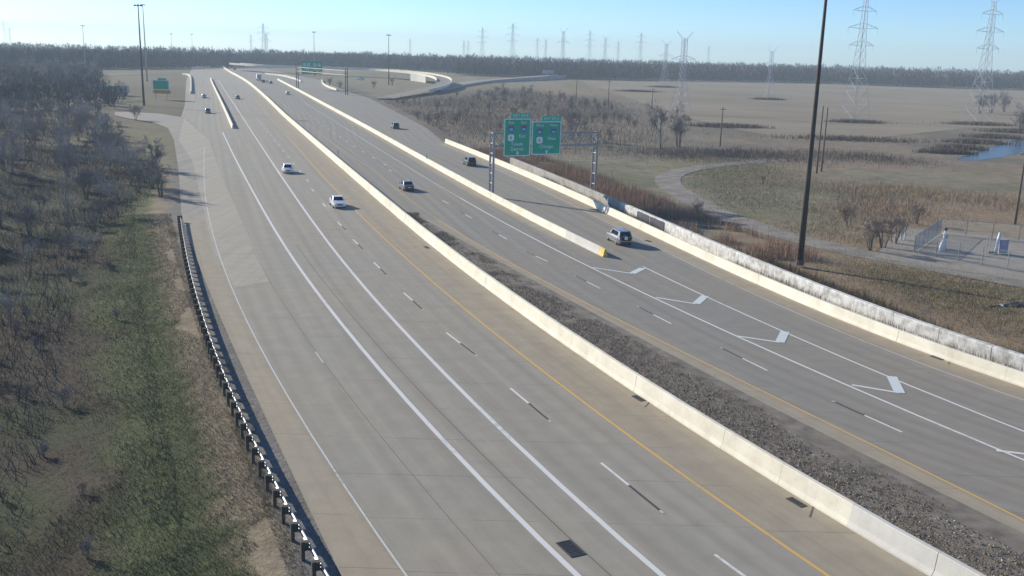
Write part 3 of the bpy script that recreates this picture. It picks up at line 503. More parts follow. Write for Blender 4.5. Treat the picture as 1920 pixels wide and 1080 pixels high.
def build_ground():
    xs = grid_axis(-95, 110, 0.85, -1900, 1900); ys = grid_axis(14, 250, 0.95, -80, 2100)
    X, Y = np.meshgrid(xs, ys); Z = gz(X, Y); Cc = ground_colour(X, Y)
    nx, ny = len(xs), len(ys)
    V = np.stack([X, Y, Z], -1).reshape(-1, 3); i = (np.arange(ny - 1)[:, None] * nx + np.arange(nx - 1)[None]).ravel()
    F = np.stack([i, i + 1, i + nx + 1, i + nx], 1)
    me = np_mesh('ground', V, F, M['ground'], Cc.reshape(-1, 3)); me.polygons.foreach_set('use_smooth', np.ones(len(F), bool))
    link('ground', me, kind='structure')
build_ground()

# field, tracks, yard, pond
poly_sheet('field', DATA['field'], -0.58, M['field'], tint=(0.285, 0.245, 0.188))
def ribbon_path(name, pts, wd, z, mat, parent=None, kind='structure', sub=8):
    P = np.array(pts, float); t = np.linspace(0, len(P) - 1, (len(P) - 1) * sub + 1); out = []
    for u in t:                                             # Catmull-Rom through the points
        i = min(int(u), len(P) - 2); f = u - i; p0 = P[max(i - 1, 0)]; p1 = P[i]; p2 = P[i + 1]; p3 = P[min(i + 2, len(P) - 1)]
        out.append(0.5 * ((2 * p1) + (-p0 + p2) * f + (2 * p0 - 5 * p1 + 4 * p2 - p3) * f * f + (-p0 + 3 * p1 - 3 * p2 + p3) * f ** 3))
    Q = np.array(out); T = np.gradient(Q[:, :2], axis=0); T /= np.linalg.norm(T, axis=1)[:, None] + 1e-9; R = np.stack([T[:, 1], -T[:, 0]], 1)
    zz = z if Q.shape[1] == 2 else Q[:, 2] + z
    return strip(name, Q[:, :2] - R * wd / 2, Q[:, :2] + R * wd / 2, zz, mat, parent, kind), Q, R
ribbon_path('gravel_track', DATA['track'], 4.8, -0.585, M['track'])
poly_sheet('gravel_yard', DATA['yard'], -0.575, M['yard'])
poly_sheet('pond_water', DATA['pond'], -0.59, M['water'])

# ------------------------------------------------------------ roads
ys = samp(24, 928)
road_l = strip('road', LBC.at(ys), C['median_wall'].off(ys, 0.3), 0.0, M['road_left'])
road_r = strip('road', C['median_wall'].off(ys, 0.3), C['right_bound'].at(ys), 0.0, M['road_right'])
side_road = poly_sheet('side_road', DATA['side_s'] + ((-40, 128), (-60, 190), (-80, 250), (-89, 273)) + DATA['side_n'][3:], 0.004, M['side'])
poly_sheet('ramp_pavement', DATA['light_patch'], 0.008, M['patch'])
ys = samp(24, 124); strip('shoulder', C['pave_left'].off(ys, 0.05), C['left_edge_line'].off(ys, 0.0), 0.004, M['shoulder'])
ys = samp(24, 420); strip('shoulder', C['left_yellow'].off(ys, 0.12), C['median_wall'].off(ys, 0.2), 0.004, M['shoulder'])
ys = samp(24, END['gravel'] - 2); strip('shoulder', C['gravel_edge'].off(ys, 0.0), C['right_yellow'].off(ys, 0.0), 0.004, M['shoulder'])
ys = samp(24, END['right'] - 2); strip('shoulder', C['right_wall'].off(ys, -2.4), C['right_wall'].off(ys, 0.15), 0.004, M['shoulder'])
ys = samp(118, 420); strip('shoulder', C['mid_wall'].off(ys, -1.6), C['mid_wall'].off(ys, 0.15), 0.004, M['shoulder'])
ys = samp(24, END['gravel'] - 0.5); strip('gravel_strip', C['median_wall'].off(ys, 0.5), C['gravel_edge'].off(ys, 0.0), 0.006, M['gravelbed'])
# painted lines, each a part of its carriageway
line('edge_line', C['left_edge_line'], 24, 150, 0.105, M['worn'], road_l, 0.014)
line('edge_line', C['left_edge_line'], 150, 214, 0.13, M['faded'], road_l, 0.014)
line('ramp_line', C['ramp_line'], 24, END['ramp_line'] - 1, 0.30, M['white'], road_l, 0.014)
line('lane_line', C['left_lane_line'], 24, 620, 0.30, M['white'], road_l, 0.014)
line('yellow_line', C['left_yellow'], 24, 250, 0.19, M['yellow'], road_l, 0.014)
line('yellow_line', C['left_yellow'], 250, 520, 0.17, M['yellow_faded'], road_l, 0.014)
line('crack_line', C['ramp_line'], 24, 110, 0.06, M['seal'], road_l, 0.012, d=1.35)
line('slab_joint', C['left_edge_line'], 24, 110, 0.03, M['seal'], road_l, 0.011, d=3.75)
line('yellow_line', C['right_yellow'], 24, 130, 0.15, M['yellow'], road_r, 0.014)
line('yellow_line', C['right_yellow'], 130, 420, 0.14, M['yellow_faded'], road_r, 0.014)
line('lane_line', C['right_inner_line'], 24, 150, 0.22, M['white'], road_r, 0.014)
line('lane_line', C['right_inner_line'], 150, 400, 0.20, M['faded'], road_r, 0.014)
line('gore_line', C['right_gore_line'], 24, float(C['right_gore_line'].p[-1, 1]), 0.20, M['white'], road_r, 0.014)
line('edge_line', C['right_wall'], 24, 200, 0.14, M['faded'], road_r, 0.014, d=-2.5)
def seg(name, a, b, wd, mat, parent, z):
    a = np.array(a, float); b = np.array(b, float); t = (b - a) / np.linalg.norm(b - a); n = np.array((-t[1], t[0])) * wd / 2
    return strip(name, np.array([a - n, b - n]), np.array([a + n, b + n]), z, mat, parent, kind=None)
def dashes(lst, parent, after):
    for a, b in lst:
        a = np.array(a); b = np.array(b); t = (b - a) / np.linalg.norm(b - a); b = a + t * 3.1
        seg('lane_dash', a, b, 0.17, M['white'], parent, 0.014)
        far = np.hypot(*a) > 135
        if not far:
            s, e = (b + t * 0.02, b + t * 3.05) if after else (a - t * 3.05, a - t * 0.02)
            seg('contrast_dash', s, e, 0.16, M['black'], parent, 0.014)
            q = e if after else s
            seg('road_stud', q + t * 0.06, q + t * 0.42, 0.14, M['faded'], parent, 0.015)
dl = [list(map(tuple, p)) for p in DATA['dash_left']]
dashes(dl, road_l, True); dashes(DATA['dash_right'], road_r, False)
mid_l = Curve(np.vstack([(C['left_lane_line'].off(samp(160, 420), 3.9))])); mid_r = Curve(C['right_yellow'].off(samp(185, 420), 3.9))
def far_dashes(c, y0, y1, parent):
    y = y0
    while y < y1:
        p = c.at([y, y + 2.9]); seg('lane_dash', p[0], p[1], 0.16, M['white'], parent, 0.014); y += 11.5
far_dashes(mid_l, 164, 330, road_l); far_dashes(mid_r, 190, 330, road_r)
for a, b, c in DATA['chevrons']:
    a, b, c = map(np.array, (a, b, c))
    seg('chevron', a, b, 0.30, M['white'], road_r, 0.018)
    seg('chevron', b, c, 0.75, M['bluewhite'], road_r, 0.022)
for (x, y), L, an in [((g_[0] + 0.55, g_[1] - 0.9), 1.6, 1.15) for g_ in (DATA['grates'][1], DATA['grates'][2], DATA['grates'][4])]:
    d = np.array((math.cos(an), math.sin(an))) * L / 2; seg('crack_line', np.array((x, y)) - d, np.array((x, y)) + d, 0.08, M['seal'], road_l, 0.017)
# pale worn streaks of an older lane line on the ramp lane
for y in (66,):
    p = C['left_edge_line'].off(np.array([y, y + 2.6]), 3.7); seg('ghost_dash', p[0], p[1], 0.12, M['faded'], road_l, 0.017)

# drain grates
def drain(x, y, rz, L, wd, label):
    r = empty('drain_grate', (x, y, 0.004), rz, label, 'drain grate', 'drain grates in the pavement')
    MB().box((0, 0, 0.008), (L, wd, 0.012)).build('pit', M['sign_black'], r)
    f = MB()
    for s in (-1, 1): f.box((0, s * (wd / 2 - 0.03), 0.02), (L, 0.06, 0.03)); f.box((s * (L / 2 - 0.03), 0, 0.0205), (0.06, wd - 0.12, 0.03))
    f.build('frame', M['dark_steel'], r)
    nb = 9
    for i in range(nb): MB().box((-L / 2 + (i + 1) * L / (nb + 1), 0, 0.018), (0.045, wd - 0.13, 0.02)).build('bar', M['dark_steel'], r)
    return r
ga = DATA['grates']; gl = ['large dark drain grate between the two thick white lines', 'dark drain grate at the foot of the median barrier beside its pale grey end', 'dirty drain grate with debris at the foot of the median barrier by the gravel', 'small far drain grate at the foot of the median barrier near the two white cars', 'drain grate beside the right barrier next to the painted chevrons', 'small drain grate beside the right barrier near the silver vehicle']
for (x, y), l in zip(ga, gl):
    an = math.atan2(-1, 0.50); big = l.startswith('large')
    drain(x, y, an, 1.45 if big else 1.1, 0.80 if big else 0.45, l)

# ------------------------------------------------------------ concrete barriers
def barrier(name, c, y0, y1, profile, mat, label, cat, seg_len=5.2, gap=0.014, d=0.0, group=None, mat_fn=None, far_len=20.0, z0=-0.05, hfun=None):
    root = empty(name, (0, 0, 0), 0, label, cat, group); y = y0; i = 0
    while y < y1 - 0.5:
        slope = math.hypot(1, float(c.x(y + 2) - c.x(y - 2)) / 4); L = (seg_len if y < 175 else far_len) / slope; e = min(y + L, y1)
        g = gap / slope
        mid = (y + e) / 2
        yv = np.array([y + g / 2, mid, e - g / 2]) ; P = c.off(yv, d); Q = c.off(yv, d + 1.0); n = Q - P
        jit = random.uniform(-0.012, 0.012)
        o = P[1]; rings = []
        for k in range(3):
            h = hfun(yv[k]) if hfun else 1.0
            rings.append([(P[k][0] - o[0] + n[k][0] * (u + jit), P[k][1] - o[1] + n[k][1] * (u + jit), (v - z0) * h + z0) for u, v in profile])
        me = MB().loft(rings).mesh('barrier_segment', mat_fn(mid, i) if mat_fn else mat)
        link('barrier_segment', me, root, loc=(o[0], o[1], 0)); y = e; i += 1
    return root
def jersey(wb, wt, h, curb=0.10):
    return [(0, -0.05), (0, curb), (wb * 0.16, 0.33), ((wb - wt) / 2, h - 0.04), ((wb - wt) / 2 + 0.03, h), ((wb + wt) / 2 - 0.03, h), ((wb + wt) / 2, h - 0.04), (wb * 0.84, 0.33), (wb, curb), (wb, -0.05)]
def half_wall(wb, wt, h):
    return [(0, -0.05), (0, 0.10), (0.10, 0.32), (wb - wt, h - 0.03), (wb - wt + 0.03, h), (wb - 0.02, h), (wb, h - 0.03), (wb, -0.05)]
barrier('median_barrier', C['median_wall'], 26, 925, jersey(MED_W, 0.30, 1.18), M['barrier'], 'long cream concrete median barrier dividing the two carriageways', 'barrier', mat_fn=lambda y, i: M['barrier_grey'] if y < 44.6 else M['barrier'])
barrier('roadside_barrier', C['right_wall'], 30, END['right'], half_wall(0.48, 0.30, 0.98), M['barrier'], 'cream concrete barrier along the right edge of the exit lane', 'barrier')
mb = C['mid_wall']
r = barrier('dividing_barrier', mb, END['mid'] + 1.2, 640, jersey(0.62, 0.26, 0.95), M['barrier'], 'concrete barrier with a yellow painted end between the right lanes and the exit lane', 'barrier', d=-0.1, mat_fn=lambda y, i: M['barrier_grey'] if y < END['mid'] + 13 else M['barrier'])
P = mb.off(np.array([END['mid'], END['mid'] + 1.18]), -0.1); n = mb.off(np.array([END['mid'], END['mid'] + 1.18]), 0.9) - P
MB().loft([[(P[k][0] + n[k][0] * u, P[k][1] + n[k][1] * u, v * (0.92 if k == 0 else 1)) for u, v in jersey(0.62, 0.26, 0.95)] for k in range(2)]).build('end_cap', M['yellow_paint'], r)
barrier('ramp_barrier', C['ramp_wall'], END['ramp'], 620, jersey(0.62, 0.26, 1.0), M['barrier'], 'concrete barrier separating the left ramp lane from the main lanes', 'barrier', far_len=12)
# old weathered wall behind the right barrier
def oldm(y, i): return M['oldwall_grey'] if y > 137.5 else M['oldwall']
OLD_D = 2.3
OW = [(0, -0.6), (0, 1.42), (0.05, 1.50), (0.50, 1.50), (0.55, 1.42), (0.55, -0.6)]
old = barrier('old_wall', C['right_wall'], 34, 196, OW, None, 'old stained white concrete wall with weeds behind the right barrier', 'wall', d=OLD_D, mat_fn=oldm, gap=0.05)
for y0, y1 in ((124.0, 128.6), (128.9, 133.0)):  # dark panels on the wall, painted in place of a gantry sign's shadow
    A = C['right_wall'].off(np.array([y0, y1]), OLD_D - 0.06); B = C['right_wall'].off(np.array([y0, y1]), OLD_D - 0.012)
    MB().loft([[(A[k][0], A[k][1], 0.0), (A[k][0], A[k][1], 1.38), (B[k][0], B[k][1], 1.38), (B[k][0], B[k][1], 0.0)] for k in range(2)]).build('shade_patch', M['wall_shade'], old)
# parapet stub at the start of the loop
# ------------------------------------------------------------ guard rail
def guard_rail():
    root = empty('guard_rail', (0, 0, 0), 0, 'galvanised steel guard rail on dark posts along the left road edge', 'guard rail')
    y0, y1 = 28.0, END['rail']; ys = [y0]
    while ys[-1] < y1:
        y = ys[-1]; s = math.hypot(1, float(RAIL.x(y + 1) - RAIL.x(y - 1)) / 2); ys.append(y + 1.905 / s)
    P = RAIL.off(np.array(ys), 0.0); Nn = RAIL.off(np.array(ys), 1.0) - P
    # posts and block-outs share meshes, turned to the line
    pm = MB().box((0, 0, 0.22), (0.17, 0.16, 1.22)).mesh('post', M['post']); bm_ = MB().box((0, 0, 0.62), (0.19, 0.26, 0.40)).mesh('block', M['post'])
    for p, n in zip(P, Nn):
        a = math.atan2(n[1], n[0]); link('post', pm, root, (p[0] - n[0] * 0.30, p[1] - n[1] * 0.30, 0), a); link('block', bm_, root, (p[0] - n[0] * 0.135, p[1] - n[1] * 0.135, 0.0), a)
    prof = [(0.0, 0.44), (0.035, 0.47), (0.075, 0.51), (0.075, 0.54), (0.0, 0.59), (0.0, 0.62), (0.075, 0.67), (0.075, 0.70), (0.03, 0.745), (0.0, 0.76)]
    prof = prof + [(u - 0.012, v) for u, v in prof[::-1]]
    for i in range(0, len(P) - 2, 2):
        rings = [[(P[k][0] + Nn[k][0] * (u - 0.01), P[k][1] + Nn[k][1] * (u - 0.01), v) for u, v in prof] for k in (i, i + 1, i + 2)]
        MB().loft(rings).build('rail_panel', M['galv'], root)
    k = len(P) - 1; a = math.atan2(Nn[k][1], Nn[k][0])
    MB().box((0.05, 0.25, 0.60), (0.34, 0.12, 0.42)).build('end_plate', M['dark_steel'], root, (P[k][0], P[k][1], 0), a)
    for i in range(1, len(P) - 1, 12):
        pass
guard_rail()

# ------------------------------------------------------------ loop ramp and far highway
def path_frames(pts, sub=6):
    P = np.array(pts, float); t = np.linspace(0, len(P) - 1, (len(P) - 1) * sub + 1); out = []
    for u in t:
        i = min(int(u), len(P) - 2); f = u - i; p0 = P[max(i - 1, 0)]; p1 = P[i]; p2 = P[i + 1]; p3 = P[min(i + 2, len(P) - 1)]
        out.append(0.5 * ((2 * p1) + (-p0 + p2) * f + (2 * p0 - 5 * p1 + 4 * p2 - p3) * f * f + (-p0 + 3 * p1 - 3 * p2 + p3) * f ** 3))
    Q = np.array(out); T = np.gradient(Q[:, :2], axis=0); T /= np.linalg.norm(T, axis=1)[:, None] + 1e-9
    return Q, np.stack([T[:, 1], -T[:, 0]], 1)
def wall_along(name, Q, R, d, lo, hi, th, mat, parent, a=0, b=None):
    Q = Q[a:b]; R = R[a:b]; rings = []
    for q, r in zip(Q, R):
        i = q[:2] + r * d; o = q[:2] + r * (d + th); zl = lo(q[2]); zh = hi(q[2]); rings.append([(i[0], i[1], zl), (i[0], i[1], zh), (o[0], o[1], zh), (o[0], o[1], zl)])
    return MB().loft(rings).build(name, mat, parent)
Q, R = path_frames(DATA['loop'])
loop, _, _ = ribbon_path('loop_ramp', DATA['loop'], 9.0, 0.0, M['road_right'], sub=6)
wall_along('parapet', Q, R, -4.8, lambda z: max(z - 0.5, -0.5), lambda z: z + 1.0, 0.35, M['barrier'], loop, 0, 48)
wall_along('parapet', Q, R, 4.45, lambda z: max(z - 0.5, -0.5), lambda z: z + 1.0, 0.35, M['barrier'], loop, 0, 40)
wall_along('abutment_wall', Q, R, 4.55, lambda z: -0.5, lambda z: z - 0.6, 0.5, M['barrier_grey'], loop, 27, 33)
Q2, R2 = path_frames(DATA['far_highway'])
fh, _, _ = ribbon_path('far_highway', DATA['far_highway'], 12.0, 0.0, M['side'], sub=6)
wall_along('parapet', Q2, R2, 7.0, lambda z: -0.5, lambda z: z + 0.5, 0.4, M['oldwall_grey'], fh)
# short white curved kerb walls in the interchange and the left ramp end
def curb_wall(pts, h, th, mat, label, z=0.0):
    Qc, Rc = path_frames([(p[0], p[1], z) for p in pts]); rings = []
    for q, r in zip(Qc, Rc):
        i = q[:2] - r * th / 2; o = q[:2] + r * th / 2; rings.append([(i[0], i[1], -0.1), (i[0], i[1], h), (o[0], o[1], h), (o[0], o[1], -0.1)])
    o = MB().loft(rings).build('curb_wall', mat); tag(o, label, 'barrier'); return o
curb_wall(DATA['curb_a'], 1.0, 0.4, M['barrier'], 'short curved white barrier end at the loop ramp entry')
curb_wall(DATA['curb_b'], 1.0, 0.5, M['barrier'], 'white barrier curving off beside the far green signs')
curb_wall(DATA['curb_c'], 1.1, 0.5, M['barrier'], 'white barrier at the edge of the left ramp with a curved top end')
ribbon_path('farm_lane', DATA['curb_d'], 5.0, 0.03, M['patch'])

# ------------------------------------------------------------ masts, poles and pylons
def mast(x, y, h, r0, label, mat, group='high mast light poles', arms=True, z0=-0.3):
    root = empty('high_mast_light', (x, y, z0), 0, label, 'light pole', group)
    MB().tube([(0, 0, 0), (0, 0, h * 0.33), (0, 0, h * 0.66), (0, 0, h)], [r0, r0 * 0.8, r0 * 0.6, r0 * 0.4], 12).build('shaft', mat, root, smooth=True)
    MB().tube([(0, 0, -0.1), (0, 0, 0.5)], [r0 * 1.35, r0 * 1.3], 12).build('base', M['dark_steel'], root)
    if arms:
        ring = MB()
        for k in range(6):
            a = k * math.pi / 3; ring.tube([(0, 0, h - 0.5), (math.cos(a) * 1.1, math.sin(a) * 1.1, h - 0.5)], 0.06, 5)
        ring.build('lamp_ring', M['dark_steel'], root)
        lm = MB().tube([(0, 0, -0.25), (0, 0, 0.0), (0, 0, 0.25)], [0.30, 0.34, 0.16], 8).mesh('lamp', M['dark_steel'])
        for k in range(6):
            a = k * math.pi / 3; link('lamp', lm, root, (math.cos(a) * 1.2, math.sin(a) * 1.2, h - 0.6))
    return root
for x, y, h, r0, lb, mt in DATA['masts']: mast(x, y, h, r0, lb, M[mt])
def wood_pole(x, y, h, label, arm=True, rz=0.3):
    root = empty('utility_pole', (x, y, -0.65), rz, label, 'utility pole', 'wooden utility poles in the fields')
    MB().tube([(0, 0, 0), (0, 0, h * 0.5), (0, 0, h)], [0.19, 0.16, 0.12], 8).build('shaft', M['wood'], root, smooth=True)
    if arm:
        MB().box((0, 0, h - 0.6), (1.9, 0.10, 0.12)).build('crossarm', M['wood'], root)
        im = MB().tube([(0, 0, 0), (0, 0, 0.18)], [0.05, 0.035], 6).mesh('insulator', M['pale_steel'])
        for s in (-0.85, 0.85): link('insulator', im, root, (s, 0, h - 0.54))
    return root
for x, y, h, lb, arm in DATA['wood']: wood_pole(x, y, h, lb, arm)

def pylon(kind, thick=0.09):
    root = empty('power_pylon', (0, 0, 0), 0)
    H = 46.0 if kind == 'tall' else 34.0; bw = 4.4 if kind == 'tall' else 3.6
    wz = (lambda z: np.interp(z, [0, H * 0.45, H * 0.62, H], [bw, 1.7, 1.15, 0.55])) if kind == 'tall' else (lambda z: np.interp(z, [0, H * 0.5, H], [bw, 1.1, 0.9]))
    lv = [0, H * 0.13, H * 0.25, H * 0.35, H * 0.45, H * 0.54, H * 0.62, H * 0.7, H * 0.78, H * 0.86, H * 0.93, H]
    for a, b in ((-1, -1), (1, -1), (1, 1), (-1, 1)):
        MB().tube([(a * wz(z), b * wz(z), z) for z in lv], thick * 1.5, 4).build('leg', M['pale_steel'], root)
    br = MB()
    for i in range(len(lv) - 1):
        z0, z1 = lv[i], lv[i + 1]; w0, w1 = wz(z0), wz(z1); c0 = [(-w0, -w0), (w0, -w0), (w0, w0), (-w0, w0)]; c1 = [(-w1, -w1), (w1, -w1), (w1, w1), (-w1, w1)]
        for k in range(4):
            n = (k + 1) % 4
            br.tube([(*c0[k], z0), (*c1[n], z1)], thick * 0.75, 3, False); br.tube([(*c0[n], z0), (*c1[k], z1)], thick * 0.75, 3, False)
            br.tube([(*c1[k], z1), (*c1[n], z1)], thick * 0.75, 3, False)
    br.build('bracing', M['pale_steel'], root)
    arms = [(0.62, 6.5), (0.76, 8.0), (0.90, 6.2)] if kind == 'tall' else [(0.72, 7.0)]
    for fz, al in arms:
        a = MB(); z = H * fz; wv = wz(z)
        for s in (-1, 1):
            for q in (-1, 1):
                a.tube([(s * wv, q * wv, z), (s * al, 0, z + 0.2)], thick, 3, False); a.tube([(s * wv, q * wv, z + 1.9), (s * al, 0, z + 0.25)], thick, 3, False)
            a.tube([(s * al * 0.55, 0, z + 0.1), (s * al * 0.55, 0, z + 1.1)], thick * 0.8, 3, False)
            a.tube([(s * al, 0, z + 0.2), (s * al, 0, z - 1.9)], thick * 0.7, 4)
        a.build('crossarm', M['pale_steel'], root)
    top = MB()
    if kind == 'tall':
        for s in (-1, 1): top.tube([(0, 0, H - 0.3), (s * 4.2, 0, H + 1.4)], thick, 3, False)
    else:
        for s in (-1, 1):
            top.tube([(s * 0.9, 0, H), (s * 4.8, 0, H + 3.2)], thick, 3, False); top.tube([(s * 0.9, 0, H - 1.4), (s * 4.8, 0, H + 3.2)], thick, 3, False)
    top.build('earth_arm', M['pale_steel'], root)
    return root
protos = {'tall': pylon('tall', 0.06), 'short': pylon('short', 0.065)}; used = set()
for kd, x, y, s, rz, lb in DATA['pylons']:
    o = protos[kd] if kd not in used else copy_tree(protos[kd]); used.add(kd)
    o.location = (x, y, -0.6); o.rotation_euler = (0, 0, rz); o.scale = (s, s, s); tag(o, lb, 'pylon', 'electricity pylons along the horizon')

# ------------------------------------------------------------ gantry signs
TEXTS = []
def text(body, size, parent, loc, mat, align='CENTER', name='lettering'):
    cu = bpy.data.curves.new(name, 'FONT'); cu.body = body; cu.size = size; cu.align_x = align; cu.align_y = 'CENTER'; cu.extrude = 0.006
    cu.materials.append(mat); o = bpy.data.objects.new(name, cu); COL.objects.link(o); o.parent = parent; o.location = loc; o.rotation_euler = (math.pi / 2, 0, 0); TEXTS.append(o); return o
def plate(name, pts, y0, y1, mat, parent):
    """outline in x,z extruded from y0 to y1"""
    return MB().loft([[(x, y0, z) for x, z in pts], [(x, y1, z) for x, z in pts]]).build(name, mat, parent)
def rrect(cx, cz, wd, h, r=0.12, n=4):
    out = []
    for sx, sz, a0 in ((1, 1, 0), (-1, 1, 90), (-1, -1, 180), (1, -1, 270)):
        for i in range(n + 1):
            a = math.radians(a0 + 90 * i / n); out.append((cx + sx * (wd / 2 - r) + r * math.cos(a), cz + sz * (h / 2 - r) + r * math.sin(a)))
    return out
def shield(parent, cx, cz, s, num):
    pts = [(-.5, .32), (-.38, .5), (0, .42), (.38, .5), (.5, .32), (.5, .0), (.36, -.3), (0, -.5), (-.36, -.3), (-.5, 0)]
    o = plate('route_shield', [(cx + x * s, cz + z * s) for x, z in pts], -0.036, -0.022, M['sign_blue'], parent)
    plate('shield_band', [(cx + x * s, cz + z * s) for x, z in [(-.46, .30), (-.36, .44), (0, .37), (.36, .44), (.46, .30), (.46, .26), (-.46, .26)]], -0.044, -0.037, M['sign_red'], o)
    text(num, s * 0.52, o, (cx, -0.046, cz - 0.08 * s), M['sign_white'], name='number')
def us_shield(parent, cx, cz, s, num):
    o = plate('route_marker', rrect(cx, cz, s, s * 0.98, s * 0.3), -0.036, -0.022, M['sign_white'], parent); text(num, s * 0.72, o, (cx, -0.042, cz), M['sign_black'], name='number')
def arrow(parent, cx, cz, s):
    plate('arrow', [(cx - .16 * s, cz + .5 * s), (cx + .16 * s, cz + .5 * s), (cx + .16 * s, cz + .05 * s), (cx + .5 * s, cz + .05 * s), (cx, cz - .5 * s), (cx - .5 * s, cz + .05 * s), (cx - .16 * s, cz + .05 * s)], -0.036, -0.022, M['sign_white'], parent)
def guide_sign(loc, rz, wd, h, tab_w, tab, direction, dest, label):
    """big green panel; x across, z up, front towards -y; origin at the bottom centre"""
    r = empty('overhead_sign', loc, rz, label, 'road sign', 'green overhead signs on the near gantry')
    plate('panel', rrect(0, h / 2, wd, h, 0.25), -0.012, 0.06, M['sign_green'], r)
    f = MB(); o_ = rrect(0, h / 2, wd - 0.06, h - 0.06, 0.24, 4); i_ = rrect(0, h / 2, wd - 0.34, h - 0.34, 0.15, 4); n = len(o_)
    f.add([(x, -0.022, z) for x, z in o_] + [(x, -0.022, z) for x, z in i_], [(k, (k + 1) % n, n + (k + 1) % n, n + k) for k in range(n)]); f.build('border', M['sign_white'], r)
    tb = plate('exit_tab', rrect(wd / 2 - tab_w / 2 - 0.1, h + 0.42, tab_w, 0.78, 0.12), -0.012, 0.06, M['sign_tab'], r); text(tab, 0.56, tb, (wd / 2 - tab_w / 2 - 0.1, -0.03, h + 0.42), M['sign_white'])
    q = wd * 0.235
    for s in (-1, 1): text(direction, 0.62, r, (s * q, -0.03, h - 0.62), M['sign_white'])
    shield(r, -q, h - 1.62, 1.05, '80'); shield(r, q, h - 1.62, 1.05, '94')
    us_shield(r, -q, h - 2.95, 1.05, '6'); text(direction, 0.66, r, (q * 0.75, -0.03, h - 2.72), M['sign_white'])
    for i, d in enumerate(dest): text(d, 0.74, r, (0, -0.03, h - 3.95 - i * 0.78), M['sign_white'])
    arrow(r, 0.1, 0.50, 0.56)
    sb = MB()
    for s in (-1, 1): sb.box((s * wd * 0.3, 0.12, h / 2), (0.12, 0.10, h + 0.6))
    sb.build('mounting_rail', M['galv_dull'], r)
    return r
GL = np.array(DATA['gantry'][0]); GR = np.array(DATA['gantry'][1]); GD = GR - GL; GLEN = float(np.linalg.norm(GD)); GA = math.atan2(GD[1], GD[0])
def gantry():
    root = empty('sign_gantry', (GL[0], GL[1], 0), GA, 'grey steel truss gantry spanning the exit lane with two tall lattice legs', 'sign gantry')
    for x, z0, zt in ((0, 0.2, 10.1), (GLEN, -0.6, 10.1)):
        leg = MB()
        for s in (-0.62, 0.62): leg.tube([(x, s, z0), (x, s, zt)], 0.19, 8)
        lg = leg.build('leg', M['galv_dull'], root, smooth=False)
        n = 6
        for i in range(n + 1):
            z = z0 + 0.4 + (zt - z0 - 0.6) * i / n; MB().tube([(x, -0.62, z), (x, 0.62, z)], 0.10, 6).build('rung', M['galv_dull'], lg)
        for i in (n - 1, n - 2):
            a = z0 + 0.4 + (zt - z0 - 0.6) * i / n; b = z0 + 0.4 + (zt - z0 - 0.6) * (i + 1) / n; s = 1 if i % 2 else -1; MB().tube([(x, -0.62 * s, a), (x, 0.62 * s, b)], 0.09, 5).build('brace', M['galv_dull'], lg)
    zb, zt = 7.9, 9.9
    for z in (zb, zt):
        for s in (-0.55, 0.55): MB().tube([(-0.2, s, z), (GLEN + 0.2, s, z)], 0.13, 6).build('chord', M['galv_dull'], root)
    n = 11; web = MB()
    for i in range(n):
        xa = GLEN * i / n; xb = GLEN * (i + 1) / n
        for s in (-0.55, 0.55):
            web.tube([(xa, s, zb if i % 2 else zt), (xb, s, zt if i % 2 else zb)], 0.08, 5); web.tube([(xa, s, zb), (xa, s, zt)], 0.065, 5)
        web.tube([(xa, -0.55, zt), (xb, 0.55, zt)], 0.045, 5); web.tube([(xa, -0.55, zb), (xb, 0.55, zb)], 0.045, 5)
    web.build('bracing', M['galv_dull'], root)
    cat = MB()
    for x in (GLEN * 0.74, GLEN * 0.80, GLEN * 0.86): cat.box((x, -0.75, 6.6), (0.07, 0.07, 2.6))
    cat.box((GLEN * 0.80, -1.0, 5.4), (2.8, 0.5, 0.06)); cat.build('walkway_bracket', M['galv_dull'], root)
gantry()
for s, zb, wd, h, tw, tab, di, de, lb in DATA['signs']:
    p = GL + GD * s; nrm = np.array((math.sin(GA), -math.cos(GA))); p = p + nrm * 0.95
    guide_sign((p[0], p[1], zb), GA, wd, h, tw, tab, di, de, lb)
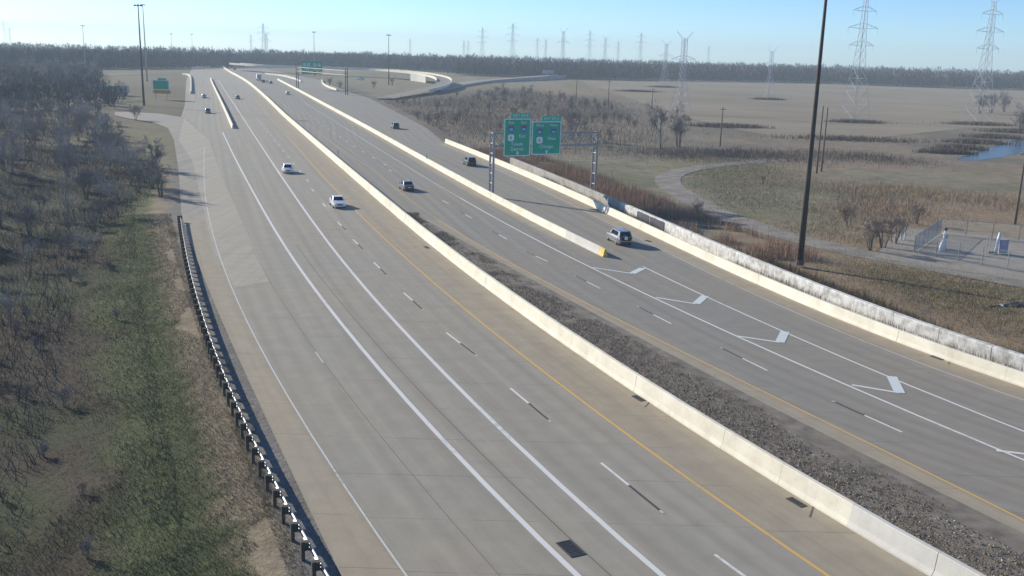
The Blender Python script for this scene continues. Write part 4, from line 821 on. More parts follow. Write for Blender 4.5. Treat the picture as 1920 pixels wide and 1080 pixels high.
# far gantry with two green signs
def far_gantry():
    (lx, ly), (rx, ry) = DATA['far_gantry']; d = math.hypot(rx - lx, ry - ly); a = math.atan2(ry - ly, rx - lx)
    root = empty('sign_gantry', (lx, ly, 0), a, 'far dark gantry posts carrying two green signs over the right lanes', 'sign gantry')
    for x in (0, d):
        lg = MB()
        for s in (-0.5, 0.5): lg.tube([(x, s, 0), (x, s, 12.4)], 0.22, 6)
        for z in (2, 4, 6, 8, 10): lg.tube([(x, -0.5, z), (x, 0.5, z)], 0.08, 5)
        lg.build('leg', M['dark_steel'], root)
    for z in (9.0, 11.0):
        for s in (-0.5, 0.5): MB().tube([(0, s, z), (d, s, z)], 0.09, 5).build('chord', M['dark_steel'], root)
    b = MB()
    for i in range(10):
        for s in (-0.5, 0.5): b.tube([(d * i / 10, s, 9.0 if i % 2 else 11), (d * (i + 1) / 10, s, 11 if i % 2 else 9.0)], 0.05, 4)
    b.build('bracing', M['galv_dull'], root)
    for i, (f, lb) in enumerate(((4.9, 'left of the two far green signs above the right lanes'), (10.3, 'right of the two far green signs above the right lanes'))):
        sa = math.radians(12); x = lx + math.cos(sa) * f; y = ly + math.sin(sa) * f; nx, ny = math.sin(sa), -math.cos(sa)
        r = empty('overhead_sign', (x + nx * 0.9, y + ny * 0.9, 7.7), sa, lb, 'road sign', 'green signs on the far gantry')
        plate('panel', rrect(0, 3.1, 5.2, 6.6, 0.25), -0.02, 0.06, M['sign_green'], r)
        us_shield(r, -1.1, 4.6, 1.5, '80'); us_shield(r, 1.0, 4.6, 1.5, '94'); arrow(r, 0, 1.1, 1.2)
        for z in (2.7,): text('Chicago' if i else 'Detroit', 1.05, r, (0, -0.03, z), M['sign_white'])
far_gantry()
def roadside_sign():
    x, y = DATA['left_sign']; r = empty('roadside_sign', (x, y, -0.1), 0.05, 'green roadside sign with an orange panel below it on the left bank', 'road sign')
    for s in (-2.2, 2.2): MB().box((s, 0.1, 3.2), (0.16, 0.16, 6.4)).build('post', M['galv_dull'], r)
    plate('panel', rrect(0, 5.6, 6.2, 3.6, 0.3), -0.05, 0.05, M['sign_green'], r); plate('exit_tab', rrect(0.6, 7.8, 3.4, 0.9, 0.12), -0.05, 0.05, M['sign_tab'], r)
    plate('orange_panel', rrect(0.3, 2.95, 6.6, 1.3, 0.15), -0.05, 0.05, M['sign_orange'], r)
    f = MB(); o_ = rrect(0, 5.6, 6.1, 3.5, 0.28); i_ = rrect(0, 5.6, 5.8, 3.2, 0.2); n = len(o_)
    f.add([(a, -0.058, b) for a, b in o_] + [(a, -0.058, b) for a, b in i_], [(k, (k + 1) % n, n + (k + 1) % n, n + k) for k in range(n)]); f.build('border', M['sign_white'], r)
roadside_sign()
for x, y, z, lb in DATA['delineators']:
    r = empty('delineator_post', (x, y, z), 0, lb, 'marker post', 'marker posts on the barriers')
    MB().tube([(0, 0, 0), (0, 0, 1.0)], 0.07, 8).build('stem', M['sign_blue'], r); MB().box((0, -0.075, 0.85), (0.12, 0.03, 0.2)).build('reflector', M['sign_white'], r)

bpy.context.view_layer.update(); dg = bpy.context.evaluated_depsgraph_get()
for o in TEXTS:                                             # lettering becomes plain meshes
    me = bpy.data.meshes.new_from_object(o.evaluated_get(dg)); n = bpy.data.objects.new('lettering', me); COL.objects.link(n)
    n.parent = o.parent; n.location = o.location; n.rotation_euler = o.rotation_euler
    cu = o.data; bpy.data.objects.remove(o); bpy.data.curves.remove(cu)

# ------------------------------------------------------------ vehicles (x forward, origin on the ground under the middle)
def wheel_at(root, x, y, r, wd):
    t = MB().tube([(x, y - wd / 2, r), (x, y - wd / 2 + 0.03, r), (x, y + wd / 2 - 0.03, r), (x, y + wd / 2, r)], [r * 0.86, r, r, r * 0.86], 16).build('wheel', M['tyre'], root)
    s = 1 if y > 0 else -1; MB().tube([(x, y + s * (wd / 2 - 0.01), r), (x, y + s * (wd / 2 + 0.012), r)], [r * 0.62, r * 0.55], 12).build('rim', M['rim'], t)
def car(loc, heading, paint, kind, label, group, brake=False):
    sp = dict(sedan=dict(L=4.75, W=1.82, H=1.46, hood=0.98, belt=0.96, fw=1.02, rw=-1.62, f0=0.30, r0=-1.00, wr=0.33, tail=1.06),
              suv=dict(L=4.70, W=1.90, H=1.72, hood=1.10, belt=1.10, fw=1.15, rw=-2.18, f0=0.55, r0=-1.90, wr=0.37, tail=1.12),
              hatch=dict(L=4.20, W=1.78, H=1.52, hood=0.98, belt=0.98, fw=1.05, rw=-1.98, f0=0.35, r0=-1.45, wr=0.32, tail=1.04))[kind]
    L, W, H = sp['L'], sp['W'], sp['H']; hl, hw = L / 2, W / 2
    root = empty('car' if kind != 'suv' else 'suv', (loc[0], loc[1], 0.016), heading, label, 'car' if kind != 'suv' else 'suv', group)
    def ring(x, zb, zt, w_, ed=0.10):
        return [(x, -w_ * 0.90, zb), (x, -w_, zb + 0.16), (x, -w_, zt - ed - 0.12), (x, -w_ + 0.06, zt - 0.03), (x, -w_ * 0.55, zt), (x, w_ * 0.55, zt), (x, w_ - 0.06, zt - 0.03), (x, w_, zt - ed - 0.12), (x, w_, zb + 0.16), (x, w_ * 0.90, zb)]
    b = sp['belt']; hd = sp['hood']; tl = sp['tail']
    st = [(hl, 0.36, 0.66, hw * 0.70), (hl - 0.06, 0.26, 0.74, hw * 0.84), (hl - 0.35, 0.22, hd - 0.16, hw * 0.96), (hl - 0.9, 0.20, hd - 0.04, hw), (sp['fw'], 0.20, hd + 0.02, hw), (0.2, 0.20, b, hw), (sp['rw'] + 0.3, 0.20, b + 0.02, hw), (-hl + 0.45, 0.22, tl - 0.02, hw * 0.98), (-hl + 0.08, 0.28, tl - 0.10, hw * 0.88), (-hl, 0.38, tl - 0.30, hw * 0.76)]
    MB().loft([ring(*s) for s in st]).build('body', paint, root, smooth=False)
    # cabin
    def cr(x0, z, w_): return (x0, z, w_)
    f_b, f_t, r_t, r_b = sp['fw'], sp['f0'], sp['r0'], sp['rw']; zb = b - 0.04; wt = hw * 0.76; wb = hw * 0.93; zt = H
    xm = (f_t + r_t) / 2
    base = [(f_b, wb * 0.93), (f_b - 0.5, wb), (xm, wb), (r_b + 0.5, wb), (r_b, wb * 0.93)]; topp = [(f_t, wt * 0.93), (f_t - 0.2, wt), (xm, wt * 1.02), (r_t + 0.2, wt), (r_t, wt * 0.93)]
    lo = [(x, -y, zb) for x, y in base] + [(x, y, zb) for x, y in base[::-1]]; hi = [(x, -y, zt - (0.04 if i in (0, 4) else 0)) for i, (x, y) in enumerate(topp)] + [(x, y, zt - (0.04 if i in (0, 4) else 0)) for i, (x, y) in reversed(list(enumerate(topp)))]
    MB().loft([lo, hi]).build('roof', paint, root)
    def lerp3(a, b_, t): return tuple(a[i] + (b_[i] - a[i]) * t for i in range(3))
    def pane(name, p, s0=0.10, s1=0.88, e=0.06, out=0.022):
        """p: bottom-left, bottom-right, top-right, top-left of the sloping face"""
        q = [lerp3(lerp3(p[0], p[1], e), lerp3(p[3], p[2], e), s0), lerp3(lerp3(p[0], p[1], 1 - e), lerp3(p[3], p[2], 1 - e), s0), lerp3(lerp3(p[0], p[1], 1 - e), lerp3(p[3], p[2], 1 - e), s1), lerp3(lerp3(p[0], p[1], e), lerp3(p[3], p[2], e), s1)]
        n = (Vector(q[1]) - Vector(q[0])).cross(Vector(q[3]) - Vector(q[0])).normalized(); c = sum((Vector(v) for v in q), Vector()) / 4
        if n.dot(c - Vector((xm, 0, (zb + zt) / 2))) < 0: n = -n
        MB().loft([[tuple(Vector(v) - n * 0.01) for v in q], [tuple(Vector(v) + n * out) for v in q]]).build(name, M['glass'], root)
    n5 = len(base)
    pane('windscreen', [lo[0], lo[-1], hi[-1], hi[0]], 0.06, 0.9); pane('rear_window', [lo[4], lo[5], hi[5], hi[4]], 0.08, 0.90)
    if kind == 'suv': MB().box((-hl + 0.02, 0, tl - 0.30), (0.12, W * 0.62, 0.36)).build('rear_shade_panel', M['trim'], root)  # black panel added to put the shade of the rear into its colour
    for i in range(1, 3):
        pane('side_window', [lo[i], lo[i + 1], hi[i + 1], hi[i]], 0.14, 0.86, 0.05); j = 2 * n5 - 1 - i; pane('side_window', [lo[j], lo[j - 1], hi[j - 1], hi[j]], 0.14, 0.86, 0.05)
    for s in (-1, 1):
        MB().box((hl - 0.10, s * hw * 0.60, 0.70), (0.22, 0.36, 0.15), -s * 0.25).build('headlight', M['head'], root)
        MB().box((-hl + 0.09, s * hw * 0.66, tl - 0.24), (0.20, 0.30, 0.20), s * 0.2).build('taillight', M['tail'], root)
        MB().box((f_b - 0.45, s * (hw + 0.09), b + 0.06), (0.12, 0.2, 0.14)).build('mirror', paint, root)
    MB().box((hl - 0.02, 0, 0.56), (0.10, W * 0.40, 0.15)).build('grille', M['trim'], root)
    MB().box((-hl + 0.03, 0, 0.42), (0.14, W * 0.70, 0.14)).build('bumper', M['trim'], root)
    MB().box((-hl - 0.005, 0, tl - 0.42), (0.03, 0.34, 0.17)).build('licence_plate', M['plate'], root)
    for x in (hl - 0.92, -hl + 0.95):
        for s in (-1, 1): wheel_at(root, x, s * (hw - 0.10), sp['wr'], 0.22)
    return root
def semi(loc, heading, label, cab_mat, box_mat, group):
    r = empty('semi_truck', (loc[0], loc[1], 0.016), heading, label, 'truck', group)
    MB().box((-2.2, 0, 2.65), (13.2, 2.55, 2.75)).build('trailer', box_mat, r)
    MB().box((6.1, 0, 1.15), (2.6, 2.3, 1.1)).box((5.6, 0, 2.35), (1.9, 2.4, 1.9), taper=0.92).build('cab', cab_mat, r)
    MB().box((6.52, 0, 2.55), (0.12, 2.0, 0.75)).build('windscreen', M['glass'], r)
    MB().box((0, 0, 0.95), (12.5, 0.9, 0.25)).build('chassis', M['trim'], r)
    for x in (6.6, 3.6, 2.4, -6.4, -7.6):
        for s in (-1, 1): wheel_at(r, x, s * 1.05, 0.50, 0.35)
    for s in (-1, 1): MB().box((7.4, s * 0.85, 0.95), (0.08, 0.3, 0.25)).build('headlight', M['head'], r)
    MB().box((-8.83, 0, 2.65), (0.05, 2.3, 2.5)).build('rear_door', M['galv_dull'], r)
    return r
for x, y, hd, pk, kd, lb, gp in DATA['cars']:
    v_ = car((x, y), hd, M[pk], kd, lb, gp)
    if 'spare wheel' in lb:
        sw = MB().tube([(-2.42, 0.1, 1.0), (-2.60, 0.1, 1.0)], [0.38, 0.36], 16).build('spare_wheel', M['tyre'], v_); MB().tube([(-2.60, 0.1, 1.0), (-2.63, 0.1, 1.0)], [0.24, 0.20], 14).build('wheel_cover', M['pipe_white'], sw)
        rk = MB()
        for sy in (-0.62, 0.62): rk.tube([(0.3, sy, 1.79), (-1.7, sy, 1.79)], 0.03, 6)
        rk.build('roof_rail', M['trim'], v_)
for x, y, hd, lb, cm, bm2, gp in DATA['trucks']: semi((x, y), hd, lb, M[cm], M[bm2], gp)
for x, y, z, hd, lb, cm, bm2 in DATA['hwy_trucks']:
    semi((x, y), hd, lb, M[cm], M[bm2], None).location.z = z + 0.02
# long parked trailer on the left
r = empty('parked_trailer', (*DATA['trailer'], -0.1), 0.06, 'long blue grey trailer parked beyond the trees on the left', 'trailer')
MB().box((0, 0, 2.4), (11, 2.6, 2.9)).build('box', M['trailer_blue'], r); MB().box((0, 0, 0.8), (10, 1.0, 0.3)).build('chassis', M['trim'], r)
for x in (-4.5, -3.2, 4.0):
    for s in (-1, 1): wheel_at(r, x, s * 1.05, 0.5, 0.35)

# ------------------------------------------------------------ gas yard: fence, pipework, bollards
def chain_fence(pts, label, h=2.1, z=-0.5):
    root = empty('chain_link_fence', (0, 0, z), 0, label, 'fence')
    pm = MB().tube([(0, 0, 0), (0, 0, h)], 0.045, 6).mesh('post', M['galv_dull'])
    for (ax, ay), (bx, by) in zip(pts[:-1], pts[1:]):
        L = math.hypot(bx - ax, by - ay); n = max(1, round(L / 3.0))
        for i in range(n):
            t0, t1 = i / n, (i + 1) / n; p = Vector((ax + (bx - ax) * t0, ay + (by - ay) * t0, 0)); q = Vector((ax + (bx - ax) * t1, ay + (by - ay) * t1, 0))
            link('post', pm, root, p)
            wv = MB(); u = q - p; l = u.length; step = 0.16; k = -h
            while k < l:                                     # crossing wires
                for s in (1, -1):
                    x0, z0, x1, z1 = (k, 0.05, k + h, h) if s > 0 else (k, h, k + h, 0.05)
                    if x0 < 0: z0 += (z1 - z0) * (-x0) / (x1 - x0); x0 = 0
                    if x1 > l: z1 = z0 + (z1 - z0) * (l - x0) / (x1 - x0 + 1e-9); x1 = l
                    if x1 - x0 > 0.02:
                        a = p + u * (x0 / l); b = p + u * (x1 / l); wv.tube([(a.x, a.y, z0), (b.x, b.y, z1)], 0.006, 3, False)
                k += step
            wv.tube([(p.x, p.y, h), (q.x, q.y, h)], 0.03, 5); wv.tube([(p.x, p.y, 0.06), (q.x, q.y, 0.06)], 0.015, 4)
            wv.build('mesh_panel', M['chain'], root)
    link('post', pm, root, (pts[-1][0], pts[-1][1], 0))
chain_fence(DATA['fence'], 'chain link fence around the gas pipe yard on the right')
def pipe_assembly(x, y, rz, label, s=1.0):
    r = empty('pipe_station', (x, y, -0.47), rz, label, 'pipework', 'white pipe stations in the fenced yard')
    MB().tube([(-1.2, 0, -0.1), (-1.15, 0, 0.5), (-0.7, 0, 0.95), (0, 0, 1.15)], 0.20 * s, 10).build('inlet_pipe', M['pipe_white'], r, smooth=True)
    MB().tube([(0, 0, 1.15), (0.8, 0.1, 0.95), (1.2, 0.15, 0.3), (1.2, 0.15, -0.1)], 0.17 * s, 10).build('outlet_pipe', M['pipe_lilac'], r, smooth=True)
    MB().tube([(0, 0, -0.1), (0, 0, 1.3), (0, 0, 1.3), (0, 0, 2.5 * s)], [0.22, 0.22, 0.16, 0.14], 10).build('riser', M['pipe_white'], r)
    MB().tube([(0, 0, 2.5 * s), (0, 0, 2.6 * s), (0, 0, 2.85 * s)], [0.30, 0.30, 0.10], 10).build('valve_cap', M['dark_steel'], r)
    for z in (1.25, 2.0 * s): MB().tube([(0, 0, z), (0, 0, z + 0.09)], 0.34, 12).build('flange', M['pipe_white'], r)
    wv = MB(); pts = [(0.55 * math.cos(a), -0.3, 1.7 + 0.28 * math.sin(a)) for a in np.linspace(0, 2 * math.pi, 13)]
    wv.tube([(p[0] * 0.5, p[1], p[2]) for p in pts], 0.03, 4); wv.tube([(0, -0.3, 1.7), (0, 0, 1.7)], 0.04, 5); wv.build('hand_wheel', M['dark_steel'], r)
for x, y, rz, lb, s in DATA['pipes']: pipe_assembly(x, y, rz, lb, s)
def big_pipe(x, y, label):
    r = empty('pipe_launcher', (x, y, -0.47), 0.2, label, 'pipework')
    MB().tube([(0, 0, -0.1), (0.12, 0, 1.3), (0.28, 0, 2.6)], [0.24, 0.20, 0.17], 12).build('barrel', M['pipe_white'], r, smooth=True)
    MB().box((0.95, 0.1, 0.9), (1.1, 0.7, 1.7)).build('cabinet', M['pipe_lilac'], r)
    MB().tube([(-1.0, 0, 0.12), (0, 0, 0.12)], 0.12, 8).build('drain_pipe', M['dark_steel'], r)
    for sx in (-0.9, -0.5): MB().tube([(sx, 0.5, -0.1), (sx, 0.5, 2.2)], 0.05, 6).build('stand_pipe', M['galv_dull'], r)
big_pipe(*DATA['big_pipe'])
for x, y, lb in DATA['bollards']:
    o = MB().tube([(0, 0, -0.1), (0, 0, 1.6), (0, 0, 1.68)], [0.11, 0.11, 0.05], 8).build('bollard', M['pale_steel'], None, (x, y, -0.47)); tag(o, lb, 'bollard', 'pale bollards at the yard corner')
def debris():
    x, y = DATA['debris']; r = empty('rubbish_heap', (x, y, -0.65), 0.4, 'dark tarpaulin heap with a white sheet beside the grass at the right edge', 'rubbish'); r.scale = (0.75, 0.75, 0.75)
    me = bpy.data.meshes.new('tarpaulin'); bm = bmesh.new(); bmesh.ops.create_icosphere(bm, subdivisions=3, radius=1.0)
    for v in bm.verts:
        k = 1 + 0.35 * mnoise.noise(v.co * 2.1) + 0.15 * mnoise.noise(v.co * 5); v.co = Vector((v.co.x * 1.5 * k, v.co.y * 1.1 * k, max(v.co.z, -0.2) * 0.5 * k))
    bm.to_mesh(me); bm.free(); me.materials.append(M['tarp']); link('tarpaulin', me, r)
    MB().box((-1.9, 0.2, 0.15), (0.9, 0.6, 0.16), 0.5, 0.8).build('white_sheet', M['pipe_white'], r)
    MB().tube([(-4.2, 0.3, 0.12), (-1.0, 0.1, 0.2)], 0.09, 6).build('log', M['bark'], r)
debris()

# ------------------------------------------------------------ vegetation
def rot_axis(v, ax, an): return Matrix.Rotation(an, 3, ax) @ v
def bare_tree(seed, H=8.0, spread=0.5, trunks=1, twig_mat='twig', bark='bark', dens=1.0):
    """tapered trunk(s), limbs, branches and many ribbon twigs; returns trunk mesh, crown mesh"""
    R_ = random.Random(seed); trunk = MB(); crown_v = []; crown_f = []; limbs = MB()
    def perp(d):
        a = d.cross(Vector((R_.uniform(-1, 1), R_.uniform(-1, 1), R_.uniform(-1, 1))))
        return a.normalized() if a.length > 1e-3 else Vector((1, 0, 0))
    def twig(p, d, l, wd, lev):
        a = perp(d) * wd * 0.5; m = p + d * l * 0.55 + perp(d) * l * 0.05; e = m + (d + Vector((0, 0, 0.15)) + perp(d) * 0.25).normalized() * l * 0.45
        n = len(crown_v); crown_v.extend([tuple(p - a), tuple(p + a), tuple(m + a * 0.7), tuple(m - a * 0.7), tuple(e)])
        crown_f.extend([(n, n + 1, n + 2), (n, n + 2, n + 3), (n + 3, n + 2, n + 4)])
        if lev > 0:
            for _ in range(R_.randint(3, 5)):
                t = R_.uniform(0.3, 1.0); q = p + (m - p) * (t / 0.55) if t < 0.55 else m + (e - m) * ((t - 0.55) / 0.45)
                twig(q, (d + perp(d) * R_.uniform(0.5, 1.1) + Vector((0, 0, 0.15))).normalized(), l * R_.uniform(0.4, 0.7), wd * 0.7, lev - 1)
    def branch(p, d, l, r, lev, mb):
        n = 4; pts = [p]; q = p.copy(); dd = d.copy()
        for i in range(n):
            dd = (dd + perp(dd) * 0.16 + Vector((0, 0, 0.10))).normalized(); q = q + dd * l / n; pts.append(q.copy())
        mb.tube(pts, [r * (1 - 0.8 * i / n) for i in range(n + 1)], 5 if lev > 1 else 3, False)
        if lev > 1:
            for _ in range(int(R_.randint(6, 8) * dens)):
                t = R_.uniform(0.3, 1.0); i = min(int(t * n), n - 1); b = pts[i].lerp(pts[i + 1], t * n - i)
                branch(b, (dd + perp(dd) * R_.uniform(0.6, 1.1) + Vector((0, 0, 0.1))).normalized(), l * R_.uniform(0.35, 0.6), r * 0.42, lev - 1, limbs)
        else:
            for _ in range(int(R_.randint(6, 9) * dens)):
                t = R_.uniform(0.2, 1.0); i = min(int(t * n), n - 1); b = pts[i].lerp(pts[i + 1], t * n - i)
                twig(b, (dd + perp(dd) * R_.uniform(0.5, 1.1) + Vector((0, 0, 0.1))).normalized(), l * R_.uniform(0.35, 0.65), 0.045, 1)
    for k in range(trunks):
        a = R_.uniform(0, 6.28); lean = R_.uniform(0.05, 0.30) if trunks > 1 else R_.uniform(0.0, 0.08); d = Vector((math.cos(a) * lean, math.sin(a) * lean, 1)).normalized()
        h = H * R_.uniform(0.75, 1.0); r = 0.017 * h * (0.75 if trunks > 1 else 1.0) + 0.03; pts = [Vector((math.cos(a), math.sin(a), 0)) * (0.25 if trunks > 1 else 0)]
        dd = d.copy(); n = 6
        for i in range(n): dd = (dd + perp(dd) * 0.09 + Vector((0, 0, 0.05))).normalized(); pts.append(pts[-1] + dd * h * 0.8 / n)
        trunk.tube([pts[0] + Vector((0, 0, -0.4))] + pts, [r * 1.25] + [r * (1 - 0.82 * i / n) for i in range(n + 1)], 7, False)
        for j in range(int((11 if trunks == 1 else 6) * dens)):
            t = R_.uniform(0.22, 1.0); i = min(int(t * n), n - 1); b = pts[i].lerp(pts[i + 1], t * n - i); an = R_.uniform(0, 6.28)
            o = Vector((math.cos(an), math.sin(an), 0)); bd = (o * spread * 1.6 + Vector((0, 0, R_.uniform(0.5, 1.1)))).normalized()
            branch(b, bd, h * R_.uniform(0.28, 0.5) * (1.15 - 0.55 * t), r * 0.5 * (1.1 - 0.6 * t), 2, limbs)
    tm = trunk.mesh('trunk', M[bark], True)
    n = len(limbs.v); V = np.array(limbs.v + crown_v); tris = []
    for f in limbs.f:
        tris.append((f[0], f[1], f[2])); 
        if len(f) > 3: tris.append((f[0], f[2], f[3]))
    F = np.array(tris + [(a + n, b + n, c + n) for a, b, c in crown_f]); cm = np_mesh('crown', V, F, M[twig_mat])
    return tm, cm, H
TP = [bare_tree(1, 9.0, 0.45), bare_tree(2, 8.0, 0.6, dens=0.9), bare_tree(3, 7.0, 0.6, trunks=4, dens=0.9), bare_tree(4, 6.0, 0.7, trunks=5, dens=0.85), bare_tree(5, 9.5, 0.5, bark='bark_pale', twig_mat='twig_pale', dens=0.9), bare_tree(6, 5.0, 0.7, trunks=6, twig_mat='twig_warm', dens=0.8)]
def tree(k, x, y, s, label, group, name='bare_tree', cat='tree'):
    tm, cm, H = TP[k]; z = float(gz(np.array([x]), np.array([y]))[0]); r = empty(name, (x, y, z), random.uniform(0, 6.28), label, cat, group); r.scale = (s * random.uniform(0.9, 1.1), s * random.uniform(0.9, 1.1), s)
    link('trunk', tm, r); link('crown', cm, r); return r
def scatter(poly, n, seed, mind, thin=None):
    r = np.random.default_rng(seed); P = np.array(poly); out = []; tries = 0
    while len(out) < n and tries < n * 60:
        tries += 1; x = r.uniform(P[:, 0].min(), P[:, 0].max()); y = r.uniform(P[:, 1].min(), P[:, 1].max())
        if not in_poly(np.array([x]), np.array([y]), P)[0]: continue
        if thin is not None and r.random() > thin(x, y): continue
        if any((x - a) ** 2 + (y - b) ** 2 < mind ** 2 for a, b in out): continue
        out.append((x, y))
    return out
FORM = ['straight narrow bare tree', 'slender wide bare tree', 'four stemmed bare tree', 'low many stemmed bare tree', 'pale barked bare tree', 'brown shrubby bare tree']
def wood_zone(x, y):
    d = float(left_dist(np.array([x]), np.array([y]))[0])
    row = 'on the road edge of' if d < 12 else 'inside' if d < 22 else 'well inside' if d < 34 else 'deep in'
    return row + ' the thicket ' + ('nearest the camera' if y < 75 else 'beside the guard rail' if y < 112 else 'by the guard rail end' if y < 140 else 'near the white cars' if y < 175 else 'near the side road' if y < 235 else 'beyond the side road')
for i, (x, y) in enumerate(scatter(DATA['wood_left'], 200, 5, 3.2, lambda x, y: 0.25 if y < 120 and x > -40 else 1.0)):
    k = [4, 1, 2, 4, 0, 4, 3, 2][i % 8]; tree(k, x, y, random.uniform(0.50, 0.85) * (0.62 if y < 120 else 1.0), FORM[k] + ' ' + wood_zone(x, y), 'leafless trees in the left thicket')
for i, (x, y) in enumerate(scatter(DATA['wood_left_far'], 75, 8, 6.0)):
    k = [0, 2, 4, 4, 1][i % 5]; tree(k, x, y, random.uniform(0.8, 1.15), FORM[k] + (' behind the thicket near the long trailer' if x > -190 else ' behind the thicket at the far left') + (', back row' if y > 400 else ''), 'leafless trees in the far left fields')
for x, y, k, s, lb in DATA['lone_trees']: tree(k, x, y, s, lb, None)
for i, (x, y) in enumerate(scatter(DATA['scrub_right'], 85, 12, 5.5)):
    k = [5, 3, 5, 5, 3][i % 5]; tree(k, x, y, random.uniform(0.4, 0.8), ['', '', 'tall four stemmed', 'dark spreading', '', 'brown rounded'][k] + ' leafless shrub in the scrub ' + ('close to the exit lane' if right_dist(np.array([x]), np.array([y]))[0] < 22 else 'behind the green signs' if y < 330 else 'towards the loop ramp' if x < -20 else 'before the farm field' if x > 15 else 'beyond the green signs'), 'leafless shrubs in the brown scrub', 'bare_shrub', 'shrub')
for x, y, s, lb in DATA['bushes']: tree(5, x, y, s, lb, 'dark bushes around the gravel track', 'bare_shrub', 'shrub')

def blades(name, X, Y, h, wd, lean, cols, seed, mat='blade', z=None, tri=True):
    """one triangle per blade; cols (n,3)"""
    r = np.random.default_rng(seed); n = len(X); Z = gz(X, Y) if z is None else np.full(n, z)
    a = r.uniform(0, 2 * np.pi, n); dx, dy = np.cos(a), np.sin(a); b = r.uniform(0, 2 * np.pi, n); ln = lean * h * r.uniform(0.2, 1, n)
    V = np.zeros((n, 3, 3)); V[:, 0] = np.stack([X - dx * wd / 2, Y - dy * wd / 2, Z - 0.05], 1); V[:, 1] = np.stack([X + dx * wd / 2, Y + dy * wd / 2, Z - 0.05], 1)
    V[:, 2] = np.stack([X + np.cos(b) * ln, Y + np.sin(b) * ln, Z + h], 1)
    c = np.repeat(cols, 3, axis=0)
    return tag(link(name, np_mesh(name, V.reshape(-1, 3), np.arange(3 * n).reshape(n, 3), M[mat], c)), kind='stuff')
def palette(n, cols, r, var=0.2):
    c = np.array(cols)[r.integers(0, len(cols), n)]; return c * (1 + r.uniform(-var, var, (n, 1)))
# green and straw verge behind the guard rail
r_ = np.random.default_rng(31); n = 150000
Y = 24 + (r_.random(n) ** 1.5) * 105; d = 1.2 + np.abs(r_.normal(3.6, 3.2, n)); d = d + (fbm(np.zeros(n), Y, 14, 0.2, 3) - 0.5) * 4.0 * (d > 2); X = LBC.x(Y) - d / 0.87
cl = np.where((d < 3.2)[:, None], palette(n, [(0.28, 0.23, 0.15), (0.22, 0.19, 0.12), (0.32, 0.27, 0.19)], r_), palette(n, [(0.12, 0.15, 0.06), (0.155, 0.18, 0.065), (0.18, 0.175, 0.09), (0.09, 0.105, 0.055), (0.21, 0.18, 0.12), (0.12, 0.105, 0.07)], r_))
blades('verge_grass', X, Y, r_.uniform(0.04, 0.20, n), r_.uniform(0.018, 0.04, n), 1.3, cl, 1)
# rough undergrowth under the left trees
n = 240000; Y = 22 + (r_.random(n) ** 1.4) * 200; d = 5.5 + r_.random(n) ** 1.2 * 55; X = LBC.x(Y) - d / 0.87
keep = fbm(X, Y, 9, 0.12, 4) > 0.40; X, Y = X[keep], Y[keep]; n = len(X)
blades('undergrowth', X, Y, r_.uniform(0.08, 0.45, n) * (0.4 + fbm(X, Y, 10, 0.07, 3)), r_.uniform(0.02, 0.045, n), 1.0, palette(n, [(0.065, 0.078, 0.045), (0.095, 0.078, 0.06), (0.05, 0.062, 0.04), (0.13, 0.11, 0.085), (0.08, 0.085, 0.05), (0.24, 0.22, 0.19)], r_), 2)
patch_w = np.array(DATA['wood_left']); r_ = np.random.default_rng(33); n = 160000
X = r_.uniform(patch_w[:, 0].min(), patch_w[:, 0].max(), n); Y = r_.uniform(patch_w[:, 1].min(), patch_w[:, 1].max(), n); k = fbm(X, Y, 21, 0.09, 4); m = in_poly(X, Y, patch_w) & (k > 0.36); X, Y, k = X[m], Y[m], k[m]; n = len(X)
blades('thicket_brush', X, Y, r_.uniform(0.5, 2.3, n) * (0.35 + k), r_.uniform(0.025, 0.075, n), 0.8, palette(n, [(0.10, 0.098, 0.09), (0.075, 0.07, 0.065), (0.15, 0.145, 0.13), (0.065, 0.072, 0.055), (0.32, 0.305, 0.28), (0.12, 0.088, 0.075)], r_), 34)
# reddish brown weeds behind the old wall
def weeds(name, n, y0, y1, d0, d1, h0, h1, cols, seed, thr=0.42):
    r = np.random.default_rng(seed); Y = r.uniform(y0, y1, n); d = r.uniform(d0, d1, n); P = np.stack([C['right_bound'].x(Y) + d / 0.87, Y], 1)
    k = fbm(P[:, 0], P[:, 1], seed, 0.14, 4); m = k > thr; P = P[m]; k = k[m]; n = len(P)
    blades(name, P[:, 0], P[:, 1], r.uniform(h0, h1, n) * (0.5 + k), r.uniform(0.03, 0.075, n), 0.35, palette(n, cols, r), seed)
weeds('dry_weeds', 36000, 112, 232, 3.2, 14, 0.4, 1.9, [(0.36, 0.22, 0.16), (0.42, 0.28, 0.20), (0.27, 0.18, 0.135), (0.46, 0.35, 0.25)], 41, 0.40)
weeds('dry_weeds', 20000, 60, 112, 3.0, 8.0, 0.3, 1.3, [(0.20, 0.145, 0.10), (0.15, 0.12, 0.085), (0.26, 0.20, 0.12), (0.13, 0.12, 0.07)], 42, 0.36)
weeds('dry_weeds', 16000, 40, 175, 0.7, 2.25, 0.3, 1.15, [(0.25, 0.21, 0.15), (0.16, 0.13, 0.10), (0.20, 0.165, 0.12)], 43, 0.42)
